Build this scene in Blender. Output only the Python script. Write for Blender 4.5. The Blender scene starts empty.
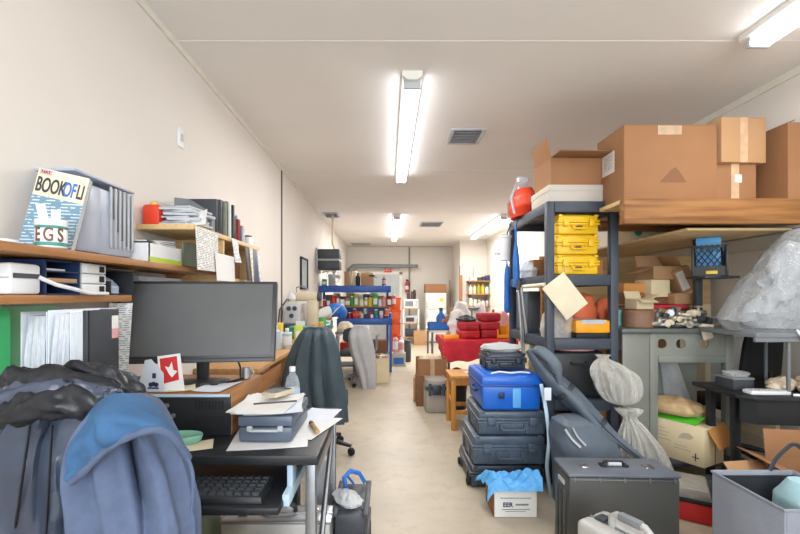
import bpy, bmesh, math, random
from mathutils import Vector, Matrix, noise as mnoise
random.seed(7)
sc = bpy.context.scene
COL = sc.collection
R = math.radians
PI = math.pi

# ---------------------------------------------------------------- camera, world, light, exposure
CAM_Z = 1.30
F = 430.0
cd = bpy.data.cameras.new('camera')
cd.sensor_width = 36.0
cd.lens = F / 800.0 * 36.0
cd.shift_x = 12 / 800.0
cd.shift_y = 28 / 800.0
cd.clip_start = 0.05
cam = bpy.data.objects.new('camera', cd)
COL.objects.link(cam)
cam.location = (0, 0, CAM_Z)
cam.rotation_euler = (R(90), 0, 0)
sc.camera = cam

w = bpy.data.worlds.new('world')
sc.world = w
w.use_nodes = True
w.node_tree.nodes['Background'].inputs[0].default_value = (0.75, 0.85, 1.0, 1)
w.node_tree.nodes['Background'].inputs[1].default_value = 0.6

sc.view_settings.view_transform = 'Standard'
sc.view_settings.look = 'None'
sc.view_settings.gamma = 1
sc.view_settings.use_curve_mapping = False
sc.view_settings.exposure = 0.16

TUBE_W = 15.0      # watts of one twin-tube ceiling fixture
TUBE_COL = (1.0, 0.98, 0.95)
DAY_W = 140.0      # daylight through the shop window behind the camera


def area(name, loc, rot, sx, sy, power, col):
    l = bpy.data.lights.new(name, 'AREA')
    l.shape = 'RECTANGLE'
    l.size = sx
    l.size_y = sy
    l.energy = power
    l.color = col
    o = bpy.data.objects.new(name, l)
    o.location = loc
    o.rotation_euler = rot
    COL.objects.link(o)
    return o


# daylight at the window in the wall behind the camera
area('window_daylight', (0.6, -2.42, 1.75), (R(110), 0, 0), 2.9, 1.5, DAY_W, (0.86, 0.93, 1.0))

# ---------------------------------------------------------------- colours and materials


def lin(c):
    if isinstance(c, str):
        c = c.lstrip('#')
        c = [int(c[i:i + 2], 16) / 255 for i in (0, 2, 4)]
    return tuple(((v / 12.92) if v <= 0.04045 else ((v + 0.055) / 1.055) ** 2.4) for v in c)


MATS = {}


def mat(name, col=None, rough=0.5, metal=0.0, var=0.12, scale=9.0, bump=0.0, bscale=40.0, coat=0.0, stretch=None, col2=None, sheen=0.0):
    if name in MATS:
        return MATS[name]
    m = bpy.data.materials.new(name)
    m.use_nodes = True
    nt = m.node_tree
    b = nt.nodes['Principled BSDF']
    c = lin(col)
    tc = nt.nodes.new('ShaderNodeTexCoord')
    mp = nt.nodes.new('ShaderNodeMapping')
    nt.links.new(tc.outputs['Object'], mp.inputs[0])
    if stretch:
        mp.inputs['Scale'].default_value = stretch
    nz = nt.nodes.new('ShaderNodeTexNoise')
    nz.inputs['Scale'].default_value = scale
    nz.inputs['Detail'].default_value = 5
    nt.links.new(mp.outputs[0], nz.inputs[0])
    mx = nt.nodes.new('ShaderNodeMix')
    mx.data_type = 'RGBA'
    c2 = lin(col2) if col2 else tuple(min(1, v * (1 + var)) for v in c)
    c1 = c if col2 else tuple(v * (1 - var) for v in c)
    mx.inputs['A'].default_value = (*c1, 1)
    mx.inputs['B'].default_value = (*c2, 1)
    rp = nt.nodes.new('ShaderNodeMapRange')
    rp.inputs['From Min'].default_value = 0.32
    rp.inputs['From Max'].default_value = 0.68
    nt.links.new(nz.outputs[0], rp.inputs[0])
    nt.links.new(rp.outputs[0], mx.inputs['Factor'])
    nt.links.new(mx.outputs['Result'], b.inputs['Base Color'])
    b.inputs['Roughness'].default_value = rough
    b.inputs['Metallic'].default_value = metal
    b.inputs['Coat Weight'].default_value = coat
    if sheen:
        b.inputs['Sheen Weight'].default_value = sheen
    if bump:
        n2 = nt.nodes.new('ShaderNodeTexNoise')
        n2.inputs['Scale'].default_value = bscale
        n2.inputs['Detail'].default_value = 4
        nt.links.new(mp.outputs[0], n2.inputs[0])
        bp = nt.nodes.new('ShaderNodeBump')
        bp.inputs['Strength'].default_value = bump
        bp.inputs['Distance'].default_value = 0.01
        nt.links.new(n2.outputs[0], bp.inputs['Height'])
        nt.links.new(bp.outputs[0], b.inputs['Normal'])
    MATS[name] = m
    return m


def clear_mat(name, col='#e8ecee', opac=0.45, rough=0.18, ns=6, nd=1.5, ndist=0.3):
    if name in MATS:
        return MATS[name]
    m = bpy.data.materials.new(name)
    m.use_nodes = True
    nt = m.node_tree
    b = nt.nodes['Principled BSDF']
    b.inputs['Base Color'].default_value = (*lin(col), 1)
    b.inputs['Roughness'].default_value = rough
    tr = nt.nodes.new('ShaderNodeBsdfTransparent')
    tr.inputs[0].default_value = (0.93, 0.94, 0.95, 1)
    tc = nt.nodes.new('ShaderNodeTexCoord')
    nz = nt.nodes.new('ShaderNodeTexNoise')
    nz.inputs['Scale'].default_value = ns
    nz.inputs['Detail'].default_value = nd
    nz.inputs['Distortion'].default_value = ndist
    nt.links.new(tc.outputs['Object'], nz.inputs[0])
    # creases: ridges of the noise
    sb = nt.nodes.new('ShaderNodeMath'); sb.operation = 'SUBTRACT'; sb.inputs[1].default_value = 0.5
    ab = nt.nodes.new('ShaderNodeMath'); ab.operation = 'ABSOLUTE'
    nt.links.new(nz.outputs[0], sb.inputs[0]); nt.links.new(sb.outputs[0], ab.inputs[0])
    bp = nt.nodes.new('ShaderNodeBump'); bp.inputs['Strength'].default_value = 0.9; bp.inputs['Distance'].default_value = 0.03
    nt.links.new(ab.outputs[0], bp.inputs['Height'])
    nt.links.new(bp.outputs[0], b.inputs['Normal'])
    lw = nt.nodes.new('ShaderNodeLayerWeight'); lw.inputs[0].default_value = 0.35
    nt.links.new(bp.outputs[0], lw.inputs['Normal'])
    rp = nt.nodes.new('ShaderNodeMapRange')
    rp.inputs['To Min'].default_value = max(0, opac - 0.10)
    rp.inputs['To Max'].default_value = min(1, opac + 0.45)
    nt.links.new(lw.outputs['Facing'], rp.inputs[0])
    mx = nt.nodes.new('ShaderNodeMixShader')
    nt.links.new(rp.outputs[0], mx.inputs[0])
    nt.links.new(tr.outputs[0], mx.inputs[1])
    nt.links.new(b.outputs[0], mx.inputs[2])
    nt.links.new(mx.outputs[0], nt.nodes['Material Output'].inputs[0])
    MATS[name] = m
    return m


def emit_mat(name, col, strength):
    if name in MATS:
        return MATS[name]
    m = bpy.data.materials.new(name)
    m.use_nodes = True
    nt = m.node_tree
    e = nt.nodes.new('ShaderNodeEmission')
    e.inputs[0].default_value = (*lin(col), 1)
    e.inputs[1].default_value = strength
    nt.links.new(e.outputs[0], nt.nodes['Material Output'].inputs[0])
    MATS[name] = m
    return m


def print_mat(name, paper='#eeeeea', ink='#6f747c', sx=60, sz=38, axes='XZ'):
    """paper with rows of printed lines"""
    if name in MATS:
        return MATS[name]
    m = mat(name, paper, rough=0.6, var=0.03)
    nt = m.node_tree
    b = nt.nodes['Principled BSDF']
    old = b.inputs['Base Color'].links[0].from_socket
    tc = nt.nodes.new('ShaderNodeTexCoord')
    sp = nt.nodes.new('ShaderNodeSeparateXYZ')
    nt.links.new(tc.outputs['Object'], sp.inputs[0])
    cb = nt.nodes.new('ShaderNodeCombineXYZ')
    nt.links.new(sp.outputs[axes[0]], cb.inputs[0])
    nt.links.new(sp.outputs[axes[1]], cb.inputs[1])
    wv = nt.nodes.new('ShaderNodeTexWave')
    wv.bands_direction = 'Y'
    wv.inputs['Scale'].default_value = sz
    nt.links.new(cb.outputs[0], wv.inputs[0])
    nz = nt.nodes.new('ShaderNodeTexNoise')
    nz.inputs['Scale'].default_value = sx
    nt.links.new(cb.outputs[0], nz.inputs[0])
    a = nt.nodes.new('ShaderNodeMath'); a.operation = 'GREATER_THAN'; a.inputs[1].default_value = 0.72
    c = nt.nodes.new('ShaderNodeMath'); c.operation = 'GREATER_THAN'; c.inputs[1].default_value = 0.47
    d = nt.nodes.new('ShaderNodeMath'); d.operation = 'MULTIPLY'
    nt.links.new(wv.outputs['Fac'], a.inputs[0])
    nt.links.new(nz.outputs[0], c.inputs[0])
    nt.links.new(a.outputs[0], d.inputs[0]); nt.links.new(c.outputs[0], d.inputs[1])
    mx = nt.nodes.new('ShaderNodeMix'); mx.data_type = 'RGBA'
    nt.links.new(d.outputs[0], mx.inputs['Factor'])
    nt.links.new(old, mx.inputs['A'])
    mx.inputs['B'].default_value = (*lin(ink), 1)
    nt.links.new(mx.outputs['Result'], b.inputs['Base Color'])
    return m


# ---------------------------------------------------------------- mesh builder


class MB:
    def __init__(s):
        s.bm = bmesh.new()

    def add(s, t, m=0, M=None):
        if M is not None:
            bmesh.ops.transform(t, matrix=M, verts=t.verts)
        for f in t.faces:
            f.material_index = m
        me = bpy.data.meshes.new('tmp')
        t.to_mesh(me)
        t.free()
        s.bm.from_mesh(me)
        bpy.data.meshes.remove(me)
        return s

    def box(s, x0, x1, y0, y1, z0, z1, b=0.0, m=0, M=None, seg=2):
        t = bmesh.new()
        bmesh.ops.create_cube(t, size=1.0)
        bmesh.ops.scale(t, vec=(abs(x1 - x0), abs(y1 - y0), abs(z1 - z0)), verts=t.verts)
        bmesh.ops.translate(t, vec=((x0 + x1) / 2, (y0 + y1) / 2, (z0 + z1) / 2), verts=t.verts)
        if b > 0:
            b = min(b, 0.48 * min(abs(x1 - x0), abs(y1 - y0), abs(z1 - z0)))
            bmesh.ops.bevel(t, geom=t.edges[:], offset=b, segments=seg, affect='EDGES', profile=0.5)
        return s.add(t, m, M)

    def frustum(s, w0, d0, w1, d1, z0, z1, b=0.0, m=0, M=None, cx=0, cy=0):
        t = bmesh.new()
        vs = [t.verts.new((cx + sx * ww / 2, cy + sy * dd / 2, z)) for ww, dd, z in ((w0, d0, z0), (w1, d1, z1)) for sx, sy in ((-1, -1), (1, -1), (1, 1), (-1, 1))]
        t.faces.new(vs[3::-1]); t.faces.new(vs[4:])
        for i in range(4):
            j = (i + 1) % 4
            t.faces.new((vs[i], vs[j], vs[j + 4], vs[i + 4]))
        if b:
            bmesh.ops.bevel(t, geom=t.edges[:], offset=b, segments=2, affect='EDGES', profile=0.5)
        return s.add(t, m, M)

    def rings(s, rings, m=0, M=None, cap=True, closed=False):
        t = bmesh.new()
        vv = [[t.verts.new(p) for p in r] for r in rings]
        n = len(vv[0])
        k = len(vv)
        for i in range(k if closed else k - 1):
            a, b = vv[i], vv[(i + 1) % k]
            for j in range(n):
                l = (j + 1) % n
                t.faces.new((a[j], a[l], b[l], b[j]))
        if cap and not closed:
            t.faces.new(vv[0][::-1])
            t.faces.new(vv[-1])
        return s.add(t, m, M)

    def tube(s, pts, r, seg=8, m=0, M=None, closed=False, disp=None, flat=1.0):
        pts = [Vector(p) for p in pts]
        n = len(pts)
        rs = r if isinstance(r, (list, tuple)) else [r] * n
        out = []
        up = None
        for i, p in enumerate(pts):
            if closed:
                d = pts[(i + 1) % n] - pts[i - 1]
            else:
                d = pts[min(i + 1, n - 1)] - pts[max(i - 1, 0)]
            d.normalize()
            if up is None:
                up = Vector((0, 0, 1)) if abs(d.z) < 0.9 else Vector((0, 1, 0))
            a = d.cross(up)
            a.normalize()
            up = a.cross(d)
            ring = []
            for j in range(seg):
                th = 2 * PI * j / seg
                rr = rs[i] * (1 + (disp(i / (n - 1), th) if disp else 0))
                ring.append(p + a * (rr * math.cos(th)) + up * (rr * math.sin(th) * flat))
            out.append(ring)
        return s.rings(out, m, M, cap=True, closed=closed)

    def cyl(s, c, r, z0, z1, seg=20, m=0, M=None, r1=None):
        return s.lathe([(r, z0), (r if r1 is None else r1, z1)], c, seg, m, M)

    def lathe(s, prof, c=(0, 0, 0), seg=20, m=0, M=None):
        out = []
        for r, z in prof:
            out.append([Vector((c[0] + max(r, 1e-4) * math.cos(2 * PI * j / seg), c[1] + max(r, 1e-4) * math.sin(2 * PI * j / seg), c[2] + z)) for j in range(seg)])
        return s.rings(out, m, M)

    def loft(s, rows, seg=28, m=0, M=None, n=2.4, disp=None):
        """rows: (cx, cy, z, half width, half depth)"""
        out = []
        N = len(rows)
        for i, (cx, cy, z, hw, hd) in enumerate(rows):
            ring = []
            for j in range(seg):
                th = 2 * PI * j / seg
                c, q = math.cos(th), math.sin(th)
                x = math.copysign(abs(c) ** (2 / n), c)
                y = math.copysign(abs(q) ** (2 / n), q)
                k = 1 + (disp(i / (N - 1), th) if disp else 0)
                ring.append(Vector((cx + hw * x * k, cy + hd * y * k, z)))
            out.append(ring)
        return s.rings(out, m, M)

    def prism(s, poly, a, b, axis='Y', m=0, M=None, bev=0):
        t = bmesh.new()

        def P(u, v, k):
            return {'Y': (u, k, v), 'X': (k, u, v), 'Z': (u, v, k)}[axis]
        v0 = [t.verts.new(P(u, v, a)) for u, v in poly]
        v1 = [t.verts.new(P(u, v, b)) for u, v in poly]
        t.faces.new(v0); t.faces.new(v1[::-1])
        n = len(poly)
        for i in range(n):
            j = (i + 1) % n
            t.faces.new((v0[j], v0[i], v1[i], v1[j]))
        bmesh.ops.recalc_face_normals(t, faces=t.faces)
        if bev:
            bmesh.ops.bevel(t, geom=t.edges[:], offset=bev, segments=2, affect='EDGES', profile=0.5)
        return s.add(t, m, M)

    def sheet(s, f, nu, nv, t=0.003, m=0, M=None):
        """a curved sheet with real thickness; f(u, v) -> point"""
        P = [[Vector(f(i / nu, j / nv)) for j in range(nv + 1)] for i in range(nu + 1)]
        bm = bmesh.new()
        top, bot = [], []
        for i in range(nu + 1):
            a, b = [], []
            for j in range(nv + 1):
                du = P[min(i + 1, nu)][j] - P[max(i - 1, 0)][j]
                dv = P[i][min(j + 1, nv)] - P[i][max(j - 1, 0)]
                nn = du.cross(dv)
                nn.normalize()
                a.append(bm.verts.new(P[i][j] + nn * t / 2))
                b.append(bm.verts.new(P[i][j] - nn * t / 2))
            top.append(a); bot.append(b)
        for i in range(nu):
            for j in range(nv):
                bm.faces.new((top[i][j], top[i + 1][j], top[i + 1][j + 1], top[i][j + 1]))
                bm.faces.new((bot[i][j], bot[i][j + 1], bot[i + 1][j + 1], bot[i + 1][j]))
        for i in range(nu):
            bm.faces.new((top[i][0], bot[i][0], bot[i + 1][0], top[i + 1][0]))
            bm.faces.new((top[i][nv], top[i + 1][nv], bot[i + 1][nv], bot[i][nv]))
        for j in range(nv):
            bm.faces.new((top[0][j], top[0][j + 1], bot[0][j + 1], bot[0][j]))
            bm.faces.new((top[nu][j], bot[nu][j], bot[nu][j + 1], top[nu][j + 1]))
        return s.add(bm, m, M)

    def mesh(s, name, mats, smooth=38):
        me = bpy.data.meshes.new(name)
        bmesh.ops.recalc_face_normals(s.bm, faces=s.bm.faces)
        s.bm.to_mesh(me)
        s.bm.free()
        for x in (mats if isinstance(mats, (list, tuple)) else [mats]):
            me.materials.append(MATS[x] if isinstance(x, str) else x)
        me.shade_smooth()
        me.set_sharp_from_angle(angle=R(smooth))
        return me

    def part(s, name, mats, parent, label=None, smooth=38, kind=None):
        o = bpy.data.objects.new(name, s.mesh(name, mats, smooth))
        COL.objects.link(o)
        o.parent = parent
        if label:
            o['label'] = label
        if kind:
            o['kind'] = kind
        return o

    def solo(s, name, mats, label, cat, loc=(0, 0, 0), rz=0, group=None, kind=None, smooth=38):
        o = bpy.data.objects.new(name, s.mesh(name, mats, smooth))
        COL.objects.link(o)
        o.location = loc
        o.rotation_euler = (0, 0, R(rz))
        o['label'] = label
        o['category'] = cat
        if group:
            o['group'] = group
        if kind:
            o['kind'] = kind
        return o

    def struct(s, name, mats, smooth=38):
        o = bpy.data.objects.new(name, s.mesh(name, mats, smooth))
        COL.objects.link(o)
        o['kind'] = 'structure'
        return o


def thing(name, label, cat, loc=(0, 0, 0), rz=0, group=None, rx=0, ry=0):
    o = bpy.data.objects.new(name, None)
    COL.objects.link(o)
    o.location = loc
    o.rotation_euler = (R(rx), R(ry), R(rz))
    o.empty_display_size = 0.05
    o['label'] = label
    o['category'] = cat
    if group:
        o['group'] = group
    return o


def dup(root, loc, rz=0, label=None, group=None):
    r = root.copy()
    COL.objects.link(r)
    r.location = loc
    r.rotation_euler = (root.rotation_euler[0], root.rotation_euler[1], R(rz))
    if label:
        r['label'] = label
    if group:
        r['group'] = group
    for ch in list(root.children):
        c = ch.copy()
        COL.objects.link(c)
        c.parent = r
        for g in list(ch.children):
            d = g.copy()
            COL.objects.link(d)
            d.parent = c
    return r


def recolour(root, swap):
    """give a copy its own mesh with other materials"""
    for o in [root] + list(root.children_recursive):
        if o.type == 'MESH' and any(m.name in swap for m in o.data.materials):
            o.data = o.data.copy()
            for i, m in enumerate(o.data.materials):
                if m.name in swap:
                    o.data.materials[i] = MATS[swap[m.name]]


def lettering(text, size, m, parent, loc, rot=(90, 0, 0), depth=0.001, sx=1.0, name='lettering', bold=0.0, align='CENTER'):
    cu = bpy.data.curves.new('t', 'FONT')
    cu.body = text
    cu.size = size
    cu.extrude = depth
    cu.offset = bold
    cu.align_x = align
    cu.align_y = 'CENTER'
    to = bpy.data.objects.new('t', cu)
    COL.objects.link(to)
    dg = bpy.context.evaluated_depsgraph_get()
    me = bpy.data.meshes.new_from_object(to.evaluated_get(dg))
    bpy.data.objects.remove(to)
    bpy.data.curves.remove(cu)
    me.name = name
    me.materials.clear()
    me.materials.append(MATS[m])
    o = bpy.data.objects.new(name, me)
    COL.objects.link(o)
    o.parent = parent
    o.location = loc
    o.rotation_euler = tuple(R(a) for a in rot)
    o.scale = (sx, 1, 1)
    return o


def PX(px, Y):
    return (px - 388.0) / F * Y


def PZ(py, Y):
    return CAM_Z - (py - 295.0) / F * Y


def W(px, py, Y):
    return Vector((PX(px, Y), Y, PZ(py, Y)))


ORD = 'first second third fourth fifth sixth seventh eighth ninth tenth eleventh twelfth thirteenth fourteenth fifteenth sixteenth'.split()

# ---------------------------------------------------------------- material library
mat('wall_paint', '#e0dad2', 0.75, var=0.025, scale=1.3, bump=0.06, bscale=25)
mat('wall_back_paint', '#dcd7cf', 0.75, var=0.03, scale=1.5, bump=0.05)
mat('ceiling_paint', '#eae7e3', 0.8, var=0.03, scale=0.8, bump=0.05, bscale=15)
mat('seam_paint', '#bdb7ab', 0.8, var=0.04)
mat('trim_paint', '#e0dcd0', 0.6, var=0.04)
mat('dark_trim', '#5a5650', 0.6)
mat('white_paint', '#e6e4de', 0.5, var=0.04)
mat('card', '#996d49', 0.8, var=0.07, scale=3, bump=0.05)
mat('card_light', '#b48c64', 0.8, var=0.07, scale=3, bump=0.05)
mat('card_dark', '#7f583c', 0.8, var=0.08, scale=3, bump=0.05)
mat('card_orange', '#d2924f', 0.75, var=0.08, scale=3)
mat('card_cream', '#e6d5ae', 0.75, var=0.05, scale=4)
mat('card_white', '#c4beb3', 0.7, var=0.04, scale=4)
mat('card_inside', '#8f6b48', 0.85, var=0.08)
mat('tape', '#c9a684', 0.25, var=0.1, scale=20)
mat('tape_clear', '#b59a80', 0.2, var=0.12, scale=20)
mat('sticker', '#e9e7e2', 0.4, var=0.03)
mat('ink', '#33363c', 0.6)
mat('ink_grey', '#7d8086', 0.6)
mat('black_plastic', '#1f2226', 0.42, var=0.2, scale=14, bump=0.05)
mat('black_matte', '#17181b', 0.7, var=0.15)
mat('dark_grey', '#3c4046', 0.5, var=0.15, bump=0.04)
mat('mid_grey', '#7b7f84', 0.5, var=0.1)
mat('light_grey', '#b9bcc0', 0.5, var=0.08)
mat('blue_grey', '#5a6676', 0.4, var=0.12)
mat('case_dark', '#4b5868', 0.38, var=0.22, scale=11, bump=0.08)
mat('case_darker', '#323b48', 0.38, var=0.22, scale=11, bump=0.08)
mat('case_charcoal', '#454543', 0.4, var=0.12, scale=3)
mat('case_top', '#626872', 0.42, var=0.15, scale=6)
mat('case_yellow', '#f0c31c', 0.42, var=0.07, scale=8)
mat('case_blue', '#1d66cc', 0.33, var=0.06, scale=5)
mat('case_blue_trim', '#174a99', 0.4)
mat('case_grey', '#a39c94', 0.5, var=0.06)
mat('case_white', '#b3b2ae', 0.42, var=0.06)
mat('rack_slate', '#3b434f', 0.5, var=0.1, scale=12)
mat('wood_maple', '#dcb983', 0.5, var=0.1, scale=6, stretch=(8, 0.7, 8))
mat('wood_brown', '#a06f43', 0.5, var=0.2, scale=5, stretch=(8, 0.6, 8))
mat('wood_orange', '#cf9040', 0.45, var=0.15, scale=6, stretch=(6, 6, 0.7))
mat('wood_desk', '#c69a66', 0.5, var=0.14, scale=5, stretch=(8, 0.8, 8))
mat('plywood', '#d8ba8a', 0.65, var=0.12, scale=4, stretch=(0.6, 6, 6))
mat('timber', '#a3713f', 0.65, scale=4.6, stretch=(0.5, 8, 8), col2='#75491f', bump=0.15)
mat('chrome', '#c9ccd0', 0.22, metal=1.0, var=0.05)
mat('steel', '#9a9ea3', 0.38, metal=0.9, var=0.1)
mat('alu', '#c2c5c8', 0.35, metal=0.75, var=0.06)
mat('bench_grey', '#84877f', 0.42, var=0.07, scale=6)
mat('bench_top', '#5f645f', 0.4, var=0.1)
mat('blue_steel', '#2657a8', 0.42, var=0.12)
mat('red_plastic', '#c92b2a', 0.4, var=0.1)
mat('red_cloth', '#d42a3c', 0.75, var=0.12, scale=9, bump=0.25, bscale=30)
mat('maroon', '#8c2030', 0.7, var=0.15)
mat('red_bag', '#b82a36', 0.7, var=0.12)
mat('orange_plastic', '#e8641d', 0.4, var=0.07)
mat('orange_red', '#e2401f', 0.5, var=0.1)
mat('orange_fabric', '#e8744a', 0.7, var=0.1)
mat('yellow_orange', '#efa21f', 0.45, var=0.08)
mat('yellow', '#e5c63e', 0.5, var=0.1)
mat('olive', '#a8a532', 0.5, var=0.1)
mat('lime', '#bcd04a', 0.45, var=0.06)
mat('green', '#2f9e52', 0.5, var=0.1)
mat('folder_green', '#3fae6a', 0.45, var=0.08)
mat('folder_green_light', '#b6efbe', 0.45, var=0.05)
mat('bright_green', '#5ac832', 0.5, var=0.1)
mat('teal', '#3d8f86', 0.5, var=0.1)
mat('mint', '#7fb7a3', 0.4, var=0.06)
mat('blue', '#2b6fc4', 0.45, var=0.1)
mat('navy', '#23355c', 0.5, var=0.12)
mat('sky_blue', '#5aa8e4', 0.5, var=0.1)
mat('pale_blue', '#b8cfe2', 0.5, var=0.08)
mat('pale_blue_cloth', '#9fc4cc', 0.8, var=0.08, bump=0.15)
mat('pink', '#e2a0a0', 0.55, var=0.08)
mat('cream', '#e4d9bd', 0.6, var=0.06)
mat('beige', '#c9bca2', 0.5, var=0.06)
mat('tan', '#b5925f', 0.6, var=0.1)
mat('brown', '#6f4a33', 0.55, var=0.15)
mat('paper', '#e8e8e6', 0.65, var=0.03)
mat('paper_cool', '#dde4ee', 0.65, var=0.04)
mat('paper_edge', '#c9cdd4', 0.7, var=0.12, scale=60, stretch=(6, 6, 0.4))
mat('paper_edge_flat', '#c4c8ce', 0.7, var=0.15, scale=60, stretch=(0.4, 0.4, 8))
mat('white_plastic', '#e4e6e8', 0.4, var=0.03)
mat('tower_grey', '#aab4c6', 0.35, var=0.05)
mat('tower_dark', '#5d626c', 0.4, var=0.05)
mat('screen', '#58595a', 0.4, var=0.08, scale=5)
mat('bezel', '#303236', 0.4, var=0.1)
mat('nylon', '#424a5b', 0.22, var=0.2, scale=7, bump=0.2, bscale=14)
mat('nylon_dark', '#161a22', 0.36, var=0.25, scale=7, bump=0.35, bscale=16)
mat('fleece', '#55627d', 0.95, var=0.1, scale=30, bump=0.2, bscale=60)
mat('fleece_blue', '#365d85', 0.9, var=0.12, scale=14, bump=0.2, bscale=50)
mat('fleece_seam', '#4d5b76', 0.95, var=0.1, scale=40)
mat('coat_dark', '#3f4f58', 0.6, var=0.15, bump=0.15)
mat('sheet_grey', '#b4b6b8', 0.8, var=0.06, bump=0.1)
mat('bag_slate', '#5d6976', 0.6, var=0.15, bump=0.2)
mat('bag_dark', '#34393f', 0.55, var=0.2, bump=0.2)
mat('felt', '#868c97', 0.9, var=0.06, bump=0.1, bscale=90)
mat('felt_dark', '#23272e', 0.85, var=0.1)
mat('chair_black', '#1b1c20', 0.75, var=0.15, bump=0.1)
mat('drum_brown', '#84644f', 0.6, var=0.15, scale=20)
mat('metal_scrap', '#6f6a60', 0.4, metal=0.6, var=0.4, scale=30, col2='#c9c2b0')
mat('glass_grey', '#c3d0d3', 0.15, var=0.1)
mat('door_grey', '#b4b8b8', 0.3, var=0.06)
mat('mud_green', '#7f8672', 0.8, var=0.2)
mat('crumple', '#d9c8b0', 0.85, var=0.15, bump=0.2)
mat('bundle_brown', '#b89b72', 0.5, var=0.25, scale=12, bump=0.3, bscale=20)
clear_mat('bag_clear', '#e9ecee', 0.36)
clear_mat('bag_clear_thick', '#c3c8cc', 0.34, 0.12, 9, 3, 0.9)
clear_mat('bag_milky', '#f0ede5', 0.34, 0.2)
clear_mat('bottle_clear', '#dfe6ea', 0.3, 0.08)
clear_mat('lid_clear', '#b9b4ac', 0.7, 0.2)
clear_mat('window_glass', '#dfeaf2', 0.12, 0.05)
emit_mat('tube_light', '#fbfbff', 10.0)
print_mat('printed', '#eeeeea', '#6f747c')
print_mat('printed_yz', '#ecebe6', '#80848c', axes='YZ')
print_mat('printed_xy', '#eeeeec', '#8a9098', axes='XY')
print_mat('printed_box', '#e6e4df', '#8d93a0', 30, 20)
print_mat('book_lines', '#6f8fa6', '#c9dbe6', 50, 30)
# ---------------------------------------------------------------- the setting
XL, XR, XRR, YF, YB, H = -1.19, 2.55, 3.5, -2.5, 12.5, 2.72
Z_SOF = 1.72      # height of the soffit over the recess in the right wall
Y_REC = 4.75      # where the recess ends


def floor_material():
    m = mat('concrete', '#bbb09d', 0.42, var=0.1, scale=1.6, bump=0.04, bscale=30)
    nt = m.node_tree
    b = nt.nodes['Principled BSDF']
    old = b.inputs['Base Color'].links[0].from_socket
    tc = nt.nodes.new('ShaderNodeTexCoord')
    n = nt.nodes.new('ShaderNodeTexNoise'); n.inputs['Scale'].default_value = 7; n.inputs['Detail'].default_value = 9
    n.inputs['Roughness'].default_value = 0.7
    nt.links.new(tc.outputs['Object'], n.inputs[0])
    r = nt.nodes.new('ShaderNodeMapRange'); r.inputs['From Min'].default_value = 0.50; r.inputs['From Max'].default_value = 0.74
    r.inputs['To Max'].default_value = 0.6
    nt.links.new(n.outputs[0], r.inputs[0])
    mx = nt.nodes.new('ShaderNodeMix'); mx.data_type = 'RGBA'
    nt.links.new(r.outputs[0], mx.inputs['Factor'])
    nt.links.new(old, mx.inputs['A'])
    mx.inputs['B'].default_value = (*lin('#a08a6c'), 1)
    nt.links.new(mx.outputs['Result'], b.inputs['Base Color'])


floor_material()
MB().box(XL - .1, XRR + .1, YF - .1, YB + .1, -.1, 0).struct('floor', 'concrete')
MB().box(XL - .1, XRR + .1, YF - .1, YB + .1, H, H + .1).struct('ceiling', 'ceiling_paint')
MB().box(XL - .1, XL, YF, YB, 0, H).struct('wall_left', 'wall_paint')
MB().box(XL - .1, XRR + .1, YB, YB + .1, 0, H).struct('wall_back', 'wall_back_paint')
# right wall: upper part flush, recess below it
b = MB()
b.box(XR, XR + .12, YF, YB, Z_SOF, H)
b.box(XR, XRR, YF, Y_REC, Z_SOF, Z_SOF + .08)
b.box(XR, XR + .12, Y_REC, YB, 0, Z_SOF)
b.box(XR, XRR, Y_REC, Y_REC + .08, 0, Z_SOF)
b.box(XRR, XRR + .1, YF, Y_REC, 0, Z_SOF + .08)
b.struct('wall_right', 'wall_paint')
# projecting wall at the far right corner
MB().box(1.86, XR, 11.1, YB, 0, H).struct('wall_projection', 'wall_back_paint')
# wall behind the camera with a shop window
b = MB()
b.box(XL - .1, -.95, YF - .1, YF, 0, H)
b.box(2.15, XRR + .1, YF - .1, YF, 0, H)
b.box(-.95, 2.15, YF - .1, YF, 0, .95)
b.box(-.95, 2.15, YF - .1, YF, 2.55, H)
b.struct('wall_front', 'wall_paint')
b = MB()
for x in (-.95, .58, 2.09):
    b.box(x, x + .06, YF - .09, YF - .03, .95, 2.55)
b.box(-.95, 2.15, YF - .09, YF - .03, .95, 1.0)
b.box(-.95, 2.15, YF - .09, YF - .03, 2.5, 2.55)
wf = b.struct('window_1', 'white_paint')
p = MB().box(-.9, 2.1, YF - .065, YF - .06, 1.0, 2.5).part('window_glass', 'window_glass', wf)
# trims
MB().box(XL, XL + .012, YF, YB, H - .035, H).struct('trim_1', 'trim_paint')
MB().box(XL, XL + .010, 4.78, 4.81, 0, H).struct('trim_2', 'dark_trim')
MB().box(XR - .012, XR, YF, YB, H - .05, H).struct('trim_3', 'trim_paint')
MB().box(XL, XR, YB - .012, YB, H - .03, H).struct('trim_4', 'seam_paint')
MB().box(.60, .62, YB - .012, YB, 0, H).struct('trim_5', 'dark_trim')
MB().box(1.84, 1.86, 11.08, 11.1, 0, 2.05).struct('trim_6', 'dark_trim')
b = MB()
for y in (2.4, 4.9, 7.4, 9.9):
    b.box(XL, XR, y, y + .03, H - .0015, H)
b.struct('trim_7', 'ceiling_paint')

# back door
b = MB()
b.box(-.62, -.54, YB - .05, YB, 0, 1.96); b.box(.33, .41, YB - .05, YB, 0, 1.96); b.box(-.62, .41, YB - .05, YB, 1.90, 1.98)
dr = b.struct('door_1', 'white_paint')
MB().box(-.54, .33, YB - .03, YB - .005, 0, 1.90).part('door_leaf', 'door_grey', dr)
MB().tube([(.24, YB - .03, 1.0), (.24, YB - .08, 1.0), (.13, YB - .08, 1.0)], .012).part('door_handle', 'steel', dr)

# ---- ceiling fixtures


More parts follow.
